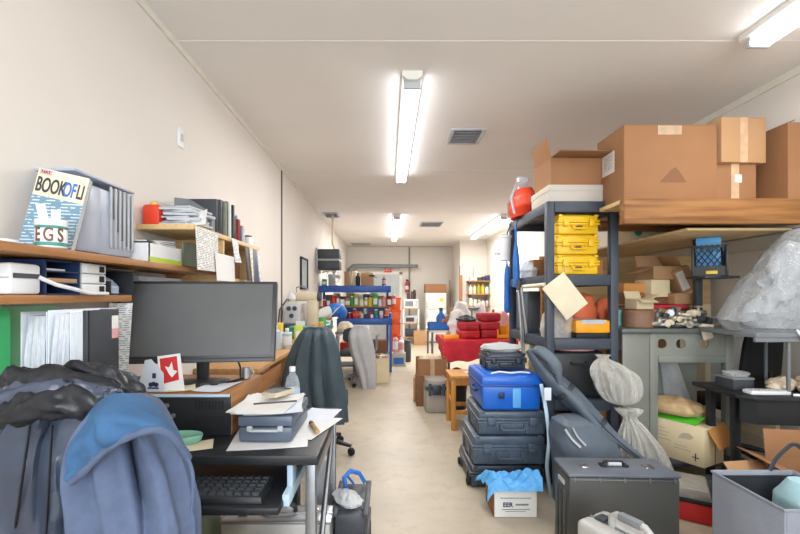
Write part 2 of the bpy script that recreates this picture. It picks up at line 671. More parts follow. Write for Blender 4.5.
def fixture(x, y0, y1, label, k=1.0, wdt=.13):
    t = thing('ceiling_light', label, 'ceiling light', (x, (y0 + y1) / 2, H), 0, 'twin tube ceiling lights')
    L = (y1 - y0) / 2
    b = MB()
    b.prism([(-wdt / 2, -.0), (wdt / 2, 0), (wdt / 2, -.03), (.03, -.055), (-.03, -.055), (-wdt / 2, -.03)], -L, L, 'Y')
    b.part('housing', 'white_paint', t)
    for s in (-1, 1):
        MB().tube([(s * .036, -L + .05, -.072), (s * .036, L - .05, -.072)], .019, 10).part('fluorescent_tube', 'tube_light', t)
        MB().box(-.055, .055, s * (L - .05) - .012, s * (L - .05) + .012, -.094, -.03, .004).part('lamp_holder', 'light_grey', t)
    area('tube_glow', (x, (y0 + y1) / 2, H - .11), (0, 0, 0), .12, (y1 - y0) * .96, TUBE_W * k * (y1 - y0) / 2.45, TUBE_COL)
    return t


fixture(.155, 2.72, 5.15, 'long lit twin tube light on the ceiling above the aisle, nearest the monitor', 2.2)
fixture(.155, 7.5, 10.7, 'lit twin tube light on the ceiling far down the aisle', 3.6)
fixture(1.99, -.05, 2.36, 'lit twin tube light on the ceiling above the large cardboard boxes')
fixture(2.03, 7.5, 10.3, 'lit twin tube light far back, behind the hanging white bin', 3.6)
fixture(.155, -2.3, .15, 'added twin tube fill light, unseen on the ceiling behind the camera')  # unseen fixture added behind the camera as fill light


def vent(x, y, wx, wy, label):
    t = thing('ceiling_vent', label, 'vent', (x, y, H), 0, 'ceiling air vents')
    b = MB()
    for s in (-1, 1):
        b.box(s * wx / 2 - .015, s * wx / 2 + .015, -wy / 2, wy / 2, -.018, 0, .003)
        b.box(-wx / 2, wx / 2, s * wy / 2 - .015, s * wy / 2 + .015, -.018, 0, .003)
    b.part('frame', 'light_grey', t)
    b = MB()
    n = 9
    for i in range(n):
        y_ = -wy / 2 + wy * (i + .5) / n
        b.box(-wx / 2, wx / 2, y_ - .013, y_ + .013, -.012, -.009, M=Matrix.Translation((0, y_, -.01)) @ Matrix.Rotation(R(35), 4, 'X') @ Matrix.Translation((0, -y_, .01)))
    b.part('louvre', 'light_grey', t)
    MB().box(-wx / 2, wx / 2, -wy / 2, wy / 2, -.003, 0).part('opening', 'mid_grey', t)


vent(.69, 3.83, .27, .34, 'grey louvred air vent on the ceiling right of the long light')
vent(.86, 8.6, .42, .5, 'flat grey air vent far along the ceiling above the fridge')
vent(-1.0, 7.6, .24, .4, 'small grey air vent on the ceiling by the left wall')
vent(-.75, 11.9, .5, .4, 'grey air vent in the far left corner of the ceiling')

# wall plate and picture on the left wall
t = thing('wall_plate', 'small white switch plate on the bare wall above the wall shelf', 'switch', (XL, 2.46, 2.2))
MB().box(0, .008, -.035, .035, -.055, .055, .003).part('plate', 'white_plastic', t)
MB().box(.008, .016, -.01, .01, -.02, .02, .002).part('toggle', 'light_grey', t)
t = thing('framed_picture', 'narrow dark-framed picture on the left wall before the blue shelves', 'picture', (XL, 6.05, 1.6))
b = MB()
for s in (-1, 1):
    b.box(0, .025, s * .23 - .015, s * .23 + .015, -.22, .22, .003); b.box(0, .025, -.245, .245, s * .21 - .012, s * .21 + .012, .003)
b.part('frame', 'black_matte', t)
MB().box(0, .01, -.23, .23, -.21, .21).part('print', 'glass_grey', t)
# exit sign over the back door
t = thing('exit_sign', 'red EXIT sign above the back door under the grey pipe', 'sign', (PX(388, 12.44), 12.44, PZ(269.5, 12.44)))
MB().box(-.115, .115, 0, .055, -.085, .085, .006).part('housing', 'orange_red', t)
lettering('EXIT', .13, 'white_plastic', t, (0, -.001, 0), depth=.003, bold=.002)
# grey duct pipe along the back wall
b = MB()
pts = [(-1.07, 12.2, 0), (-1.07, 12.2, 1.85), (-1.05, 12.2, 2.0), (-.98, 12.2, 2.09), (-.85, 12.2, 2.12), (.85, 12.2, 2.12)]
b.tube(pts, [.10, .10, .10, .09, .07, .045], 12)
b.tube([(.8, 12.2, 2.12), (.8, 12.49, 2.12)], .02)
b.solo('duct_pipe', 'mid_grey', 'grey metal duct pipe bending along the back wall over the door', 'pipe')
MB().tube([(.63, 12.46, 0), (.63, 12.46, 2.7)], .015).solo('conduit', 'steel', 'thin vertical conduit on the back wall right of the door', 'pipe')
# cable conduits on the left by the wall unit
b = MB()
b.tube([(-.98, 7.6, 2.71), (-.98, 7.6, 2.2), (-.9, 7.6, 2.0), (-.95, 7.6, 1.75), (-1.17, 7.6, 1.7)], .02)
b.solo('cable', 'cream', 'pale cable dropping from the ceiling beside the black wall unit', 'cable')

# ================================================================ generic builders


def flap(parent, L, ln, pos, axis_rz, ang, m):
    """a carton flap hinged at pos; ang from vertical outwards"""
    Mx = Matrix.Translation(pos) @ Matrix.Rotation(R(axis_rz), 4, 'Z') @ Matrix.Rotation(R(ang), 4, 'X')
    MB().box(-L / 2, L / 2, -.002, .002, 0, ln, .0015, M=Mx).part('flap', m, parent)


def carton(label, w, d, h, loc, rz=0, m='card', group=None, open=None, tape=None, sticker=None, rx=0, ry=0, ink=None, cat='box', flap_len=None):
    t = thing('cardboard_box', label, cat, loc, rz, group, rx, ry)
    if open is None:
        b = MB().box(-w / 2, w / 2, -d / 2, d / 2, 0, h - .004, .004)
        b.part('body', m, t)
        for s in (-1, 1):
            MB().box(-w / 2 + .002, w / 2 - .002, *(sorted((s * .0015, s * (d / 2 - .002)))), h - .004, h, .001).part('flap', m, t)
    else:
        b = MB()
        k = .004
        b.box(-w / 2, w / 2, -d / 2, d / 2, 0, k)
        b.box(-w / 2, w / 2, -d / 2, -d / 2 + k, k, h); b.box(-w / 2, w / 2, d / 2 - k, d / 2, k, h)
        b.box(-w / 2, -w / 2 + k, -d / 2 + k, d / 2 - k, k, h); b.box(w / 2 - k, w / 2, -d / 2 + k, d / 2 - k, k, h)
        b.part('body', m, t)
        ln = flap_len or min(w, d) * .48
        fr, bk, lf, rt = open
        if fr is not None: flap(t, w - .006, ln, (0, -d / 2 + .002, h), 0, fr, m)
        if bk is not None: flap(t, w - .006, ln, (0, d / 2 - .002, h), 180, bk, m)
        if lf is not None: flap(t, d - .006, ln, (-w / 2 + .002, 0, h), -90, lf, m)
        if rt is not None: flap(t, d - .006, ln, (w / 2 - .002, 0, h), 90, rt, m)
    if tape == 'front':
        MB().box(-.025, .025, -d / 2 - .0012, -d / 2, 0, h).part('tape', 'tape', t)
    elif tape == 'band':
        b = MB(); b.box(-.03, .03, -d / 2 - .0012, -d / 2, h * .72, h); b.box(-.03, .03, -d / 2, d / 2, h, h + .0012)
        b.part('tape', 'tape_clear', t)
    if sticker:
        x, z, sw, sh = sticker
        MB().box(x - sw / 2, x + sw / 2, -d / 2 - .0015, -d / 2, z - sh / 2, z + sh / 2).part('shipping_label', 'printed', t)
    return t


def rugged_case(label, w, d, h, body, trim, loc, rz=0, group=None, split=.58, ribs=5, wheels=False, handle=True, cat='case', r=.018, name='hard_case', rx=0):
    t = thing(name, label, cat, loc, rz, group, rx)
    zs = h * split
    b = MB()
    b.box(-w / 2 + .008, w / 2 - .008, -d / 2 + .008, d / 2 - .008, 0, zs, r)
    b.box(-w / 2, w / 2, -d / 2, d / 2, zs - .018, zs - .001, .006)
    for i in range(ribs):
        x = -w * .42 + w * .84 * i / max(1, ribs - 1)
        b.box(x - .008, x + .008, -d / 2 + .001, -d / 2 + .012, .012, zs - .014, .003)
    for s in (-1, 1):
        for yy in (-.25, .25):
            xx = s * (w / 2 - .004)
            b.box(xx - .006, xx + .006, yy * d - .012, yy * d + .012, .012, zs - .014, .003)
    b.part('lower_shell', body, t)
    b = MB()
    b.box(-w / 2 + .008, w / 2 - .008, -d / 2 + .008, d / 2 - .008, zs, h - .006, r)
    b.box(-w / 2, w / 2, -d / 2, d / 2, zs + .001, zs + .018, .006)
    b.box(-w * .36, w * .36, -d * .36, d * .36, h - .01, h, .004)
    for s in (-1, 1):
        b.box(s * w * .42 - .014, s * w * .42 + .014, -d / 2 + .001, d / 2 - .001, h - .02, h - .002, .005)
    b.part('lid', body, t)
    lw = min(.055, w * .13)
    for s in (-1, 1):
        b = MB()
        x = s * w * .30
        b.box(x - lw / 2, x + lw / 2, -d / 2 - .012, -d / 2 + .004, zs - h * .2, zs + h * .16, .005)
        b.box(x - lw * .36, x + lw * .36, -d / 2 - .017, -d / 2 - .006, zs - h * .17, zs - h * .02, .004)
        b.part('latch', trim, t)
    if handle:
        hw = w * .17
        zz = zs - h * .12
        b = MB()
        b.tube([(-hw, -d / 2 + .004, zz), (-hw, -d / 2 - .018, zz - h * .1), (-hw * .85, -d / 2 - .022, zz - h * .2), (hw * .85, -d / 2 - .022, zz - h * .2), (hw, -d / 2 - .018, zz - h * .1), (hw, -d / 2 + .004, zz)], .007, 8)
        b.part('handle', trim, t)
    if wheels:
        for s in (-1, 1):
            MB().lathe([(.02, -.012), (.028, -.008), (.028, .008), (.02, .012)], seg=16, M=Matrix.Translation((-w / 2 - .002, s * d * .38, .03)) @ Matrix.Rotation(R(90), 4, 'Y')).part('wheel', 'black_matte', t)
    return t


def book(label, th, dp, ht, cover, loc, rz=0, group=None, rx=0, name='book', cat='book', pages='paper_edge', ry=0):
    """standing book: spine towards -Y, thickness along X"""
    t = thing(name, label, cat, loc, rz, group, rx, ry)
    b = MB()
    b.box(-th / 2, -th / 2 + .003, -dp / 2, dp / 2, 0, ht, .001)
    b.box(th / 2 - .003, th / 2, -dp / 2, dp / 2, 0, ht, .001)
    b.box(-th / 2, th / 2, -dp / 2 - .002, -dp / 2 + .002, 0, ht, .001)
    b.part('cover', cover, t)
    MB().box(-th / 2 + .003, th / 2 - .003, -dp / 2 + .002, dp / 2 - .004, .003, ht - .003).part('pages', pages, t)
    return t


def magazine(label, w, d, th, cover, loc, rz=0, group=None, name='magazine', cat='magazine', bend=.0):
    t = thing(name, label, cat, loc, rz, group)

    def f(u, v, z):
        x = (u - .5) * w
        y = (v - .5) * d
        return (x, y, z + bend * (2 * u - 1) ** 2)
    MB().sheet(lambda u, v: f(u, v, th - .0008), 6, 4, .0016).part('cover', cover, t)
    MB().sheet(lambda u, v: f(u, v, (th - .002) / 2), 6, 4, th - .002).part('pages', 'paper_edge_flat', t)
    return t


def paper(label, w, d, loc, rz=0, m='paper', group=None, curl=.004, rx=0, ry=0, name='paper_sheet', cat='paper'):
    b = MB().sheet(lambda u, v: ((u - .5) * w, (v - .5) * d, .001 + curl * ((2 * u - 1) ** 2) * (.4 + .6 * v)), 8, 6, .0012)
    o = b.solo(name, m, label, cat, loc, rz, group)
    o.rotation_euler = (R(rx), R(ry), R(rz))
    return o


def jar(label, r, h, body, lid, loc, group=None, name='jar', cat='jar', band=None, neck=.8):
    t = thing(name, label, cat, loc, 0, group)
    MB().lathe([(r * .9, 0), (r, h * .04), (r, h * .74), (r * neck, h * .84), (r * neck, h * .86)], seg=14).part('body', body, t)
    MB().lathe([(r * neck * 1.08, h * .86), (r * neck * 1.08, h * .98), (r * neck * .95, h)], seg=14).part('lid', lid, t)
    if band:
        MB().lathe([(r * 1.01, h * .18), (r * 1.015, h * .19), (r * 1.015, h * .6), (r * 1.01, h * .61)], seg=14).part('paper_label', band, t)
    return t


def bottle(label, r, h, body, cap, loc, group=None, band=None):
    return jar(label, r, h, body, cap, loc, group, 'bottle', 'bottle', band, neck=.38)


def small_box(label, w, d, h, m, loc, rz=0, group=None, face=None, name='small_box', cat='box', lid=None):
    t = thing(name, label, cat, loc, rz, group)
    MB().box(-w / 2, w / 2, -d / 2, d / 2, 0, h * (.8 if lid else 1), min(.006, h * .1)).part('body', m, t)
    if lid:
        MB().box(-w / 2 - .003, w / 2 + .003, -d / 2 - .003, d / 2 + .003, h * .8, h, min(.005, h * .1)).part('lid', lid, t)
    if face:
        MB().box(-w * .36, w * .36, -d / 2 - .0015, -d / 2, h * .15, h * .65).part('front_label', face, t)
    return t


def lump(name, label, cat, m, rows, loc=(0, 0, 0), rz=0, group=None, amp=.12, seed=0, n=2.2, seg=48, fine=8, kind=None, parent=None, sub=5, crush=None):
    """a closed soft bag/bundle lofted through rows and crumpled"""
    rr = []
    for i in range(len(rows) - 1):
        for k in range(sub):
            q = k / sub
            q = q * q * (3 - 2 * q)
            rr.append(tuple(a + (c - a) * q for a, c in zip(rows[i], rows[i + 1])))
    rr.append(rows[-1])
    b = MB()
    b.loft(rr, seg, n=n)
    size = max(max(r[3] for r in rows), .5 * (rows[-1][2] - rows[0][2]))
    z0, z1 = rows[0][2], rows[-1][2]
    off = Vector((seed * 7.3, seed * 3.1, seed * 1.7))
    a_ = amp * size * 1.15

    def ridge(p):
        return .5 - abs(mnoise.noise(p)) * 1.6
    for v in b.bm.verts:
        p = v.co / size
        c = Vector(((rows[0][0]), rows[0][1], (z0 + z1) / 2))
        d = (v.co - c)
        d.normalize()
        k = min(1.0, (v.co.z - z0) / (.12 * (z1 - z0)))
        s1 = mnoise.noise(p * 1.3 + off)
        s2 = ridge(p * 2.3 + off * 1.3)
        s3 = ridge(p * fine * .62 + off * .7)
        dd = a_ * (s1 * .9 + s2 * .55 + s3 * .28)
        q = mnoise.noise_vector(p * 2.8 + off) * a_ * .35
        mv = d * dd + q
        v.co.x += mv.x * (.35 + .65 * k)
        v.co.y += mv.y * (.35 + .65 * k)
        v.co.z = max(z0, v.co.z + mv.z * k * .8)
    if parent is not None:
        return b.part(name, m, parent, smooth=50)
    return b.solo(name, m, label, cat, loc, rz, group, kind, smooth=50)


def office_chair(label, loc, rz, seat_m='chair_black', seat_h=.48, back_h=1.02, bw=.44, arms=False, metal='black_plastic'):
    """front of the chair is -Y"""
    t = thing('office_chair', label, 'chair', loc, rz)
    MB().box(-.24, .24, -.24, .24, seat_h - .07, seat_h, .035, seg=3).part('seat', seat_m, t)
    b = MB()
    rows = []
    z0, z1 = seat_h + .12, back_h
    for i in range(9):
        q = i / 8
        hw = bw / 2 * (1 - .25 * (2 * q - 1) ** 4 - .12 * q)
        rows.append((0, .23 + .05 * q, z0 + (z1 - z0) * q, hw * (.72 if i in (0, 8) else 1), .03 if i not in (0, 8) else .018))
    b.loft(rows, 24, n=3)
    b.part('backrest', seat_m, t)
    MB().tube([(0, .12, seat_h - .05), (0, .30, seat_h - .03), (0, .31, seat_h + .25)], .018).part('back_support', metal, t)
    MB().lathe([(.03, .12), (.03, .25), (.02, .25), (.02, seat_h - .07)], seg=12).part('column', metal, t)
    b = MB()
    for i in range(5):
        a = 2 * PI * i / 5 + .3
        b.tube([(0, 0, .12), (.14 * math.cos(a), .14 * math.sin(a), .105), (.28 * math.cos(a), .28 * math.sin(a), .075)], [.03, .022, .015], 8)
    b.part('base', metal, t)
    for i in range(5):
        a = 2 * PI * i / 5 + .3
        MB().lathe([(.018, -.02), (.03, -.014), (.03, .014), (.018, .02)], seg=14, M=Matrix.Translation((.28 * math.cos(a), .28 * math.sin(a), .03)) @ Matrix.Rotation(a + R(60), 4, 'Z') @ Matrix.Rotation(R(90), 4, 'Y')).part('caster', 'black_matte', t)
    if arms:
        for s in (-1, 1):
            MB().tube([(s * .25, .1, seat_h - .03), (s * .29, .1, seat_h + .02), (s * .29, .08, seat_h + .2), (s * .29, -.18, seat_h + .2)], .016).part('armrest', metal, t)
    return t
# ================================================================ LEFT SIDE
# ---- desk under the monitor
t = thing('computer_desk', 'black-topped computer desk with pale steel legs beside the draped chair', 'desk', (0, 0, 0))
MB().box(-1.185, -.24, 1.47, 2.1, .715, .75, .006).part('desktop', 'black_plastic', t)
for y in (1.50, 2.06):
    b = MB()
    b.box(-.285, -.25, y - .02, y + .02, .03, .715, .004)
    b.box(-.30, -.245, y - .03, y + .03, 0, .03, .006, m=1)
    b.part('leg', ['steel', 'black_plastic'], t)
    b = MB(); b.box(-1.15, -1.115, y - .02, y + .02, 0, .715, .004); b.part('leg', 'beige', t)
b = MB()
b.box(-.275, -.255, 1.5, 2.06, .12, .16, .004); b.box(-.275, -.255, 1.5, 2.06, .64, .70, .004)
b.tube([(-.265, 1.53, .16), (-.265, 2.03, .64)], .012)
b.part('side_brace', 'steel', t)
b = MB()
b.box(-.87, -.345, 1.36, 1.76, .60, .625, .006)
tray = b.part('keyboard_tray', 'black_plastic', t)
for x in (-.338, -.877):
    b = MB(); b.box(x - .012, x + .012, 1.42, 1.72, .60, .64, .003); b.box(x - .010, x + .010, 1.48, 1.54, .64, .716, .003)
    b.part('tray_rail', 'pale_blue', tray)
# keyboard on the tray
t = thing('keyboard', 'black computer keyboard on the pull-out tray under the desk', 'keyboard', (-.632, 1.47, .625))
MB().frustum(.45, .17, .44, .155, 0, .022, .004).part('housing', 'black_plastic', t)
b = MB()
for r_ in range(5):
    for c_ in range(15):
        b.frustum(.024, .024, .018, .018, .022, .031, .0, cx=-.20 + c_ * .0285, cy=-.058 + r_ * .029)
b.part('keys', 'dark_grey', t)
# wooden riser with black vented front, holding the monitor
RZ = .916
t = thing('desk_riser', 'wooden riser with a black vented front panel under the monitor', 'riser', (0, 0, 0))
MB().box(-1.185, -.61, 1.685, 2.085, .75, .915, .004).part('body', 'wood_brown', t)
b = MB()
b.box(-1.18, -.614, 1.674, 1.685, .752, .911, .004)
b.part('front_panel', 'black_plastic', t)
for za, zb in ((.80, .83), (.855, .89)):
    b = MB()
    for i in range(9):
        b.box(-.75 + i * .013, -.743 + i * .013, 1.671, 1.6745, za, zb)
    b.part('vent', 'black_matte', t)
for x in (-.89, -.86, -.835, -.95):
    MB().lathe([(.009, 0), (.008, .012)], seg=14, M=Matrix.Translation((x, 1.674, .87 if x != -.835 else .83)) @ Matrix.Rotation(R(90), 4, 'X')).part('knob', 'mid_grey', t)
MB().box(-1.18, -.615, 1.668, 1.674, .903, .914, .002).part('edge_highlight', 'pale_blue', t)  # blue-white reflection along the front top edge, painted as a pale strip

# monitor
t = thing('monitor', 'large black-framed computer monitor with a blank grey screen', 'monitor', (-.808, 1.84, RZ), 8)
Mp = Matrix.Translation((0, -.09, .112)) @ Matrix.Rotation(R(-18), 4, 'X') @ Matrix.Diagonal((1.14, 1, 1.10, 1))
MB().box(-.285, .285, 0, .035, 0, .318, .006, M=Mp).part('housing', 'bezel', t)
MB().box(-.268, .268, -.0015, .001, .022, .305, M=Mp).part('screen', 'screen', t)
b = MB(); b.box(-.284, .284, -.006, .001, -.004, .013, .003, M=Mp)
b.part('chin', 'bezel', t)
MB().box(-.16, .12, .035, .06, .06, .26, .012, M=Mp).part('back_cover', 'bezel', t)
MB().prism([(-.022, 0), (.022, 0), (.028, .20), (-.028, .20)], .04, .075, 'Y', bev=.006).part('neck', 'black_plastic', t)
b = MB(); b.loft([(0, .05, 0, .12, .085), (0, .05, .008, .115, .08), (0, .05, .014, .05, .04)], 28, n=2)
b.part('foot', 'black_plastic', t)

# things on the riser
t = thing('ticket_card', 'red and white folded card leaning in front of the monitor', 'card', (PX(171, 1.71), 1.712, RZ), 10, rx=-4)
MB().prism([(-.04, 0), (.05, 0), (.03, .15), (-.055, .14)], 0, .003, 'Y').part('card', 'paper', t)
MB().prism([(-.035, .03), (.028, .045), (.018, .14), (-.046, .13)], -.001, 0, 'Y').part('red_print', 'red_plastic', t)
b = MB(); b.prism([(-.01, .07), (-.025, .10), (-.01, .095), (0, .118), (.006, .085), (.022, .08), (.002, .055)], -.002, -.001, 'Y')
b.part('white_figure', 'paper', t)
t = thing('ticket_card', 'white card printed with a blue badge, leaning beside the red card', 'card', (PX(151, 1.70), 1.696, RZ), -6, rx=-4)
MB().prism([(-.055, 0), (.055, .004), (.05, .075), (-.005, .13), (-.03, .125)], 0, .003, 'Y').part('card', 'paper_cool', t)
b = MB()
for (x, z, a) in ((.0, .03, 0), (.012, .033, 0), (.024, .03, 0)):
    b.lathe([(.009, 0), (.009, .001)], seg=16, M=Matrix.Translation((x, -.0005, z)) @ Matrix.Rotation(R(90), 4, 'X'))
b.box(-.012, .034, -.0012, 0, .014, .02)
b.box(.005, .02, -.0012, 0, .055, .075)
b.part('blue_print', 'navy', t)
for i, (px, Y, rz, w_, d_, lab, m_) in enumerate([
        (166, 1.80, 12, .24, .17, 'loose white paper under the two leaning cards', 'paper'),
        (218, 1.79, -8, .12, .19, 'small white leaflet on the right part of the wooden riser', 'paper_cool'),
        (182, 1.76, 25, .10, .12, 'brownish printed leaflet at the front edge of the riser', 'cream')]):
    paper(lab, w_, d_, (PX(px, Y), Y, RZ + .0002 + .0012 * i), rz, m_, 'papers on the monitor riser', curl=.006)
b = MB(); b.tube([(-.05, 0, .006), (0, .012, .006), (.05, .01, .012)], .006); b.box(-.012, .02, -.004, .02, 0, .018, .004)
b.solo('marker_pen', 'black_plastic', 'black marker pen lying in front of the monitor foot', 'pen', (PX(213, 1.81), 1.81, RZ + .004), 15)
t = thing('cup', 'small silver cup on the riser right of the monitor stand', 'cup', (PX(246, 1.98), 1.98, RZ))
MB().lathe([(.017, 0), (.02, .002), (.021, .05), (.018, .05), (.017, .006), (0.001, .005)], seg=18).part('body', 'alu', t)
MB().tube([(.02, 0, .04), (.034, 0, .035), (.034, 0, .018), (.02, 0, .012)], .003, 6).part('handle', 'alu', t)
b = MB(); b.tube([(-.68, 1.90, 1.05), (-.66, 1.92, .98), (-.645, 1.88, .923), (-.70, 1.86, .921), (-.66, 1.96, .921)], .004, 6)
b.solo('monitor_cable', 'black_matte', 'thin black cord hanging from the right of the monitor', 'cord')

# grey cash box with papers on the desk
t = thing('cash_box', 'blue-grey lidded box with a front handle on the desk, papers on top', 'box', (-.453, 1.74, .756))
MB().box(-.10, .10, -.155, .155, 0, .056, .012).part('base', 'blue_grey', t)
MB().box(-.102, .102, -.157, .157, .058, .098, .010).part('lid', 'blue_grey', t)
b = MB(); b.tube([(-.05, -.155, .052), (-.05, -.172, .048), (.05, -.172, .048), (.05, -.155, .052)], .005, 8); b.box(-.066, -.046, -.163, -.153, .042, .062, .003); b.box(.046, .066, -.163, -.153, .042, .062, .003)
b.part('handle', 'light_grey', t)
for i, (x, y, rz, w_, d_, lab, m_) in enumerate([
        (-.45, 1.66, 9, .28, .26, 'wide white sheet under the blue-grey box on the desk', 'paper'),
        (-.335, 1.79, -18, .19, .29, 'white sheet beside the blue-grey box, under the brown pen', 'paper'),
        (-.31, 1.96, -10, .15, .2, 'small sheet at the back corner of the black desk', 'paper_cool'),
        (-.70, 1.55, 20, .13, .10, 'small pale sheet beside the green dish on the black desk', 'cream')]):
    paper(lab, w_, d_, (x, y, .7505 + .0013 * i), rz, m_, 'papers on the black desk', curl=.003)
for i in range(5):
    paper('white sheet in the pile on the blue-grey box, %s from the top' % ['lowest', 'fourth', 'third', 'second', 'first'][i].replace('lowest', 'lowest sheet'), .215 + .02 * (i % 2), .28,
          (-.46 - .012 * (i % 3), 1.735 - .008 * i, .855 + .0032 * i), [14, 4, -3, 8, -6][i], 'paper' if i % 2 == 0 else 'paper_cool', 'paper pile on the box', curl=.010)
t = thing('calculator', 'light grey desk calculator on the pile of white papers', 'calculator', (-.455, 1.79, .886), -28)
MB().frustum(.075, .125, .072, .122, 0, .018, .004).part('body', 'beige', t)
MB().box(-.03, .03, .025, .048, .018, .021, .002).part('display', 'dark_grey', t)
b = MB()
for i in range(4):
    for j in range(5):
        b.box(-.03 + i * .016, -.018 + i * .016, -.052 + j * .0145, -.042 + j * .0145, .018, .023, .002)
b.part('keys', 'mid_grey', t)
b = MB(); b.tube([(-.08, 0, 0), (.08, .02, 0)], .0035, 6)
b.solo('pencil', 'dark_grey', 'thin dark pencil lying across the papers on the box', 'pen', (-.43, 1.64, .888), 10)
t = thing('pen', 'brown marker pen lying on the white sheet beside the box', 'pen', (-.298, 1.74, .765), 112)
MB().tube([(-.06, 0, 0), (.035, 0, 0)], .009, 10).part('barrel', 'tan', t)
MB().tube([(.035, 0, 0), (.065, 0, 0)], .010, 10).part('cap', 'brown', t)
# water bottle
t = thing('water_bottle', 'clear plastic water bottle standing behind the paper-topped box', 'bottle', (-.445, 2.0, .752))
MB().lathe([(.028, 0), (.034, .008), (.034, .05), (.031, .06), (.034, .07), (.034, .13), (.026, .165), (.013, .185), (.012, .195)], seg=20).part('body', 'bottle_clear', t)
MB().lathe([(.0145, .193), (.0145, .212), (.013, .215)], seg=16).part('cap', 'white_plastic', t)
MB().lathe([(.0345, .075), (.0348, .076), (.0348, .115), (.0345, .116)], seg=20).part('wrapper', 'pale_blue', t)
# green dish
t = thing('soap_dish', 'mint green oval dish on the black desk by the hooded garment', 'dish', (-.765, 1.58, .752), 5)
b = MB(); b.loft([(0, 0, 0, .055, .035), (0, 0, .012, .075, .045), (0, 0, .03, .082, .05), (0, 0, .036, .08, .048), (0, 0, .026, .06, .034)], 28, n=2)
b.part('bowl', 'mint', t)

# under the desk
t = thing('aluminium_case', 'silver aluminium briefcase standing under the black desk', 'case', (-.47, 1.86, 0), 0)
b = MB(); b.box(-.23, .23, -.07, .07, 0, .36, .012)
b.part('shell', 'alu', t)
b = MB()
b.box(-.232, .232, -.073, .073, .345, .357, .003)
b.box(-.232, .232, -.01, .01, .34, .364, .003)
b.part('edging', 'steel', t)
MB().tube([(-.07, 0, .36), (-.07, 0, .385), (-.05, 0, .395), (.05, 0, .395), (.07, 0, .385), (.07, 0, .36)], .010, 8).part('handle', 'black_plastic', t)
for s in (-1, 1):
    MB().box(s * .15 - .02, s * .15 + .02, -.03, .03, .36, .372, .004).part('latch', 'chrome', t)
for i, (x, m_) in enumerate(((-.62, 'steel'), (-.50, 'chrome'), (-.36, 'light_grey'))):
    jar(['tall steel tin under the desk, behind the silver case, nearest the wall', 'shiny tin under the desk in the middle of three', 'pale grey tin under the desk, nearest the desk leg'][i], .055, .46, m_, m_, (x, 2.22, 0), 'tins behind the silver case', 'tin', 'tin', neck=.95)
lump('cloth_bundle', 'mottled green cloth bundle on the floor left of the silver case', 'cloth', 'mud_green', [(0, 0, 0, .11, .1), (0, 0, .2, .12, .11), (0, 0, .36, .09, .08), (0, 0, .39, .03, .03)], (-.84, 1.88, 0), 0, amp=.15, seed=3)

# black tool case to the right of the desk
t = rugged_case('charcoal hard case on the floor by the desk leg, open bags on top', .16, .34, .36, 'dark_grey', 'black_plastic', (-.165, 2.02, 0), 0, ribs=3, r=.03, name='tool_case')
lump('foil_bag', 'crinkled silver bag lying on the charcoal case by the desk', 'bag', 'light_grey', [(0, 0, 0, .05, .085), (0, 0, .012, .055, .09), (0, 0, .026, .03, .05), (0, 0, .034, .01, .02)], (-.185, 1.97, .361), 25, amp=.30, fine=14, seed=5)
b = MB(); b.tube([(-.03, -.02, .01), (-.04, -.03, .07), (-.01, 0, .09), (.03, .02, .07), (.055, .05, .012)], .011, 8, flat=.5)
b.tube([(.0, .04, .01), (-.03, .02, .06), (-.02, .0, .085), (.02, .01, .08)], .011, 8, flat=.5)
b.solo('strap', 'blue', 'blue webbing strap looped on top of the charcoal case', 'strap', (-.17, 2.08, .36))

# filing cabinet under the folders
t = thing('filing_cabinet', 'beige filing cabinet behind the draped chair, holding upright folders', 'cabinet', (-.995, 1.29, 0))
MB().box(-.19, .10, -.16, .17, 0, .95, .005).part('body', 'beige', t)
for z in (.03, .48):
    d = MB().box(-.18, .09, -.172, -.16, z, z + .43, .004).part('drawer', 'beige', t)
    MB().box(-.05, .05, -.19, -.172, z + .30, z + .32, .004).part('handle', 'steel', d)

# upright folders and binders
def folder(label, x, y, w_, h_, m_, rz, lean=0, pages=None):
    t = thing('file_folder', label, 'folder', (x, y, .951), rz, 'folders on the filing cabinet', rx=lean)
    b = MB()
    b.prism([(-w_ / 2, 0), (w_ / 2, 0), (w_ / 2, h_ - .012), (w_ / 2 - .02, h_), (-w_ / 2, h_)], -.004, -.001, 'Y')
    b.prism([(-w_ / 2, 0), (w_ / 2, 0), (w_ / 2, h_ - .02), (-w_ / 2, h_ - .02)], .006, .009, 'Y')
    b.box(-w_ / 2, w_ / 2, -.004, .009, 0, .003)
    b.part('cover', m_, t)
    MB().box(-w_ / 2 + .004, w_ / 2 - .006, 0, .005, .003, h_ - .03).part('pages', 'paper', t)


folder('light green folder standing behind the white paper bundles', -1.115, 1.315, .28, .315, 'folder_green_light', 90)
folder('bright green folder standing at the end of the row by the wall', -1.075, 1.165, .11, .312, 'folder_green', 90)


def binder(label, x0, x1, y, h_, cover, pages_w, rz=0, bulge=.012, sticker=False):
    t = thing('binder', label, 'binder', ((x0 + x1) / 2, y, .951), rz, 'binders on the filing cabinet')
    w_ = x1 - x0
    b = MB()
    b.box(w_ / 2 - .004, w_ / 2, -.11, .11, 0, h_, .001); b.box(-w_ / 2, -w_ / 2 + .003, -.11, .11, 0, h_, .001)
    b.box(-w_ / 2, w_ / 2, .107, .11, 0, h_, .001)
    b.part('cover', cover, t)

    def f(u, v):
        return ((u - .5) * (w_ - .012) * (.75 + .25 * (1 - v)), -.095 - bulge * math.sin(PI * v) * (1 + .5 * math.sin(u * 19)), .004 + (h_ - .02) * v)
    b = MB(); b.sheet(f, 14, 10, .004); b.box(-w_ / 2 + .006, w_ / 2 - .006, -.092, .104, .003, h_ - .012)
    b.part('pages', 'paper_edge', t)
    return t


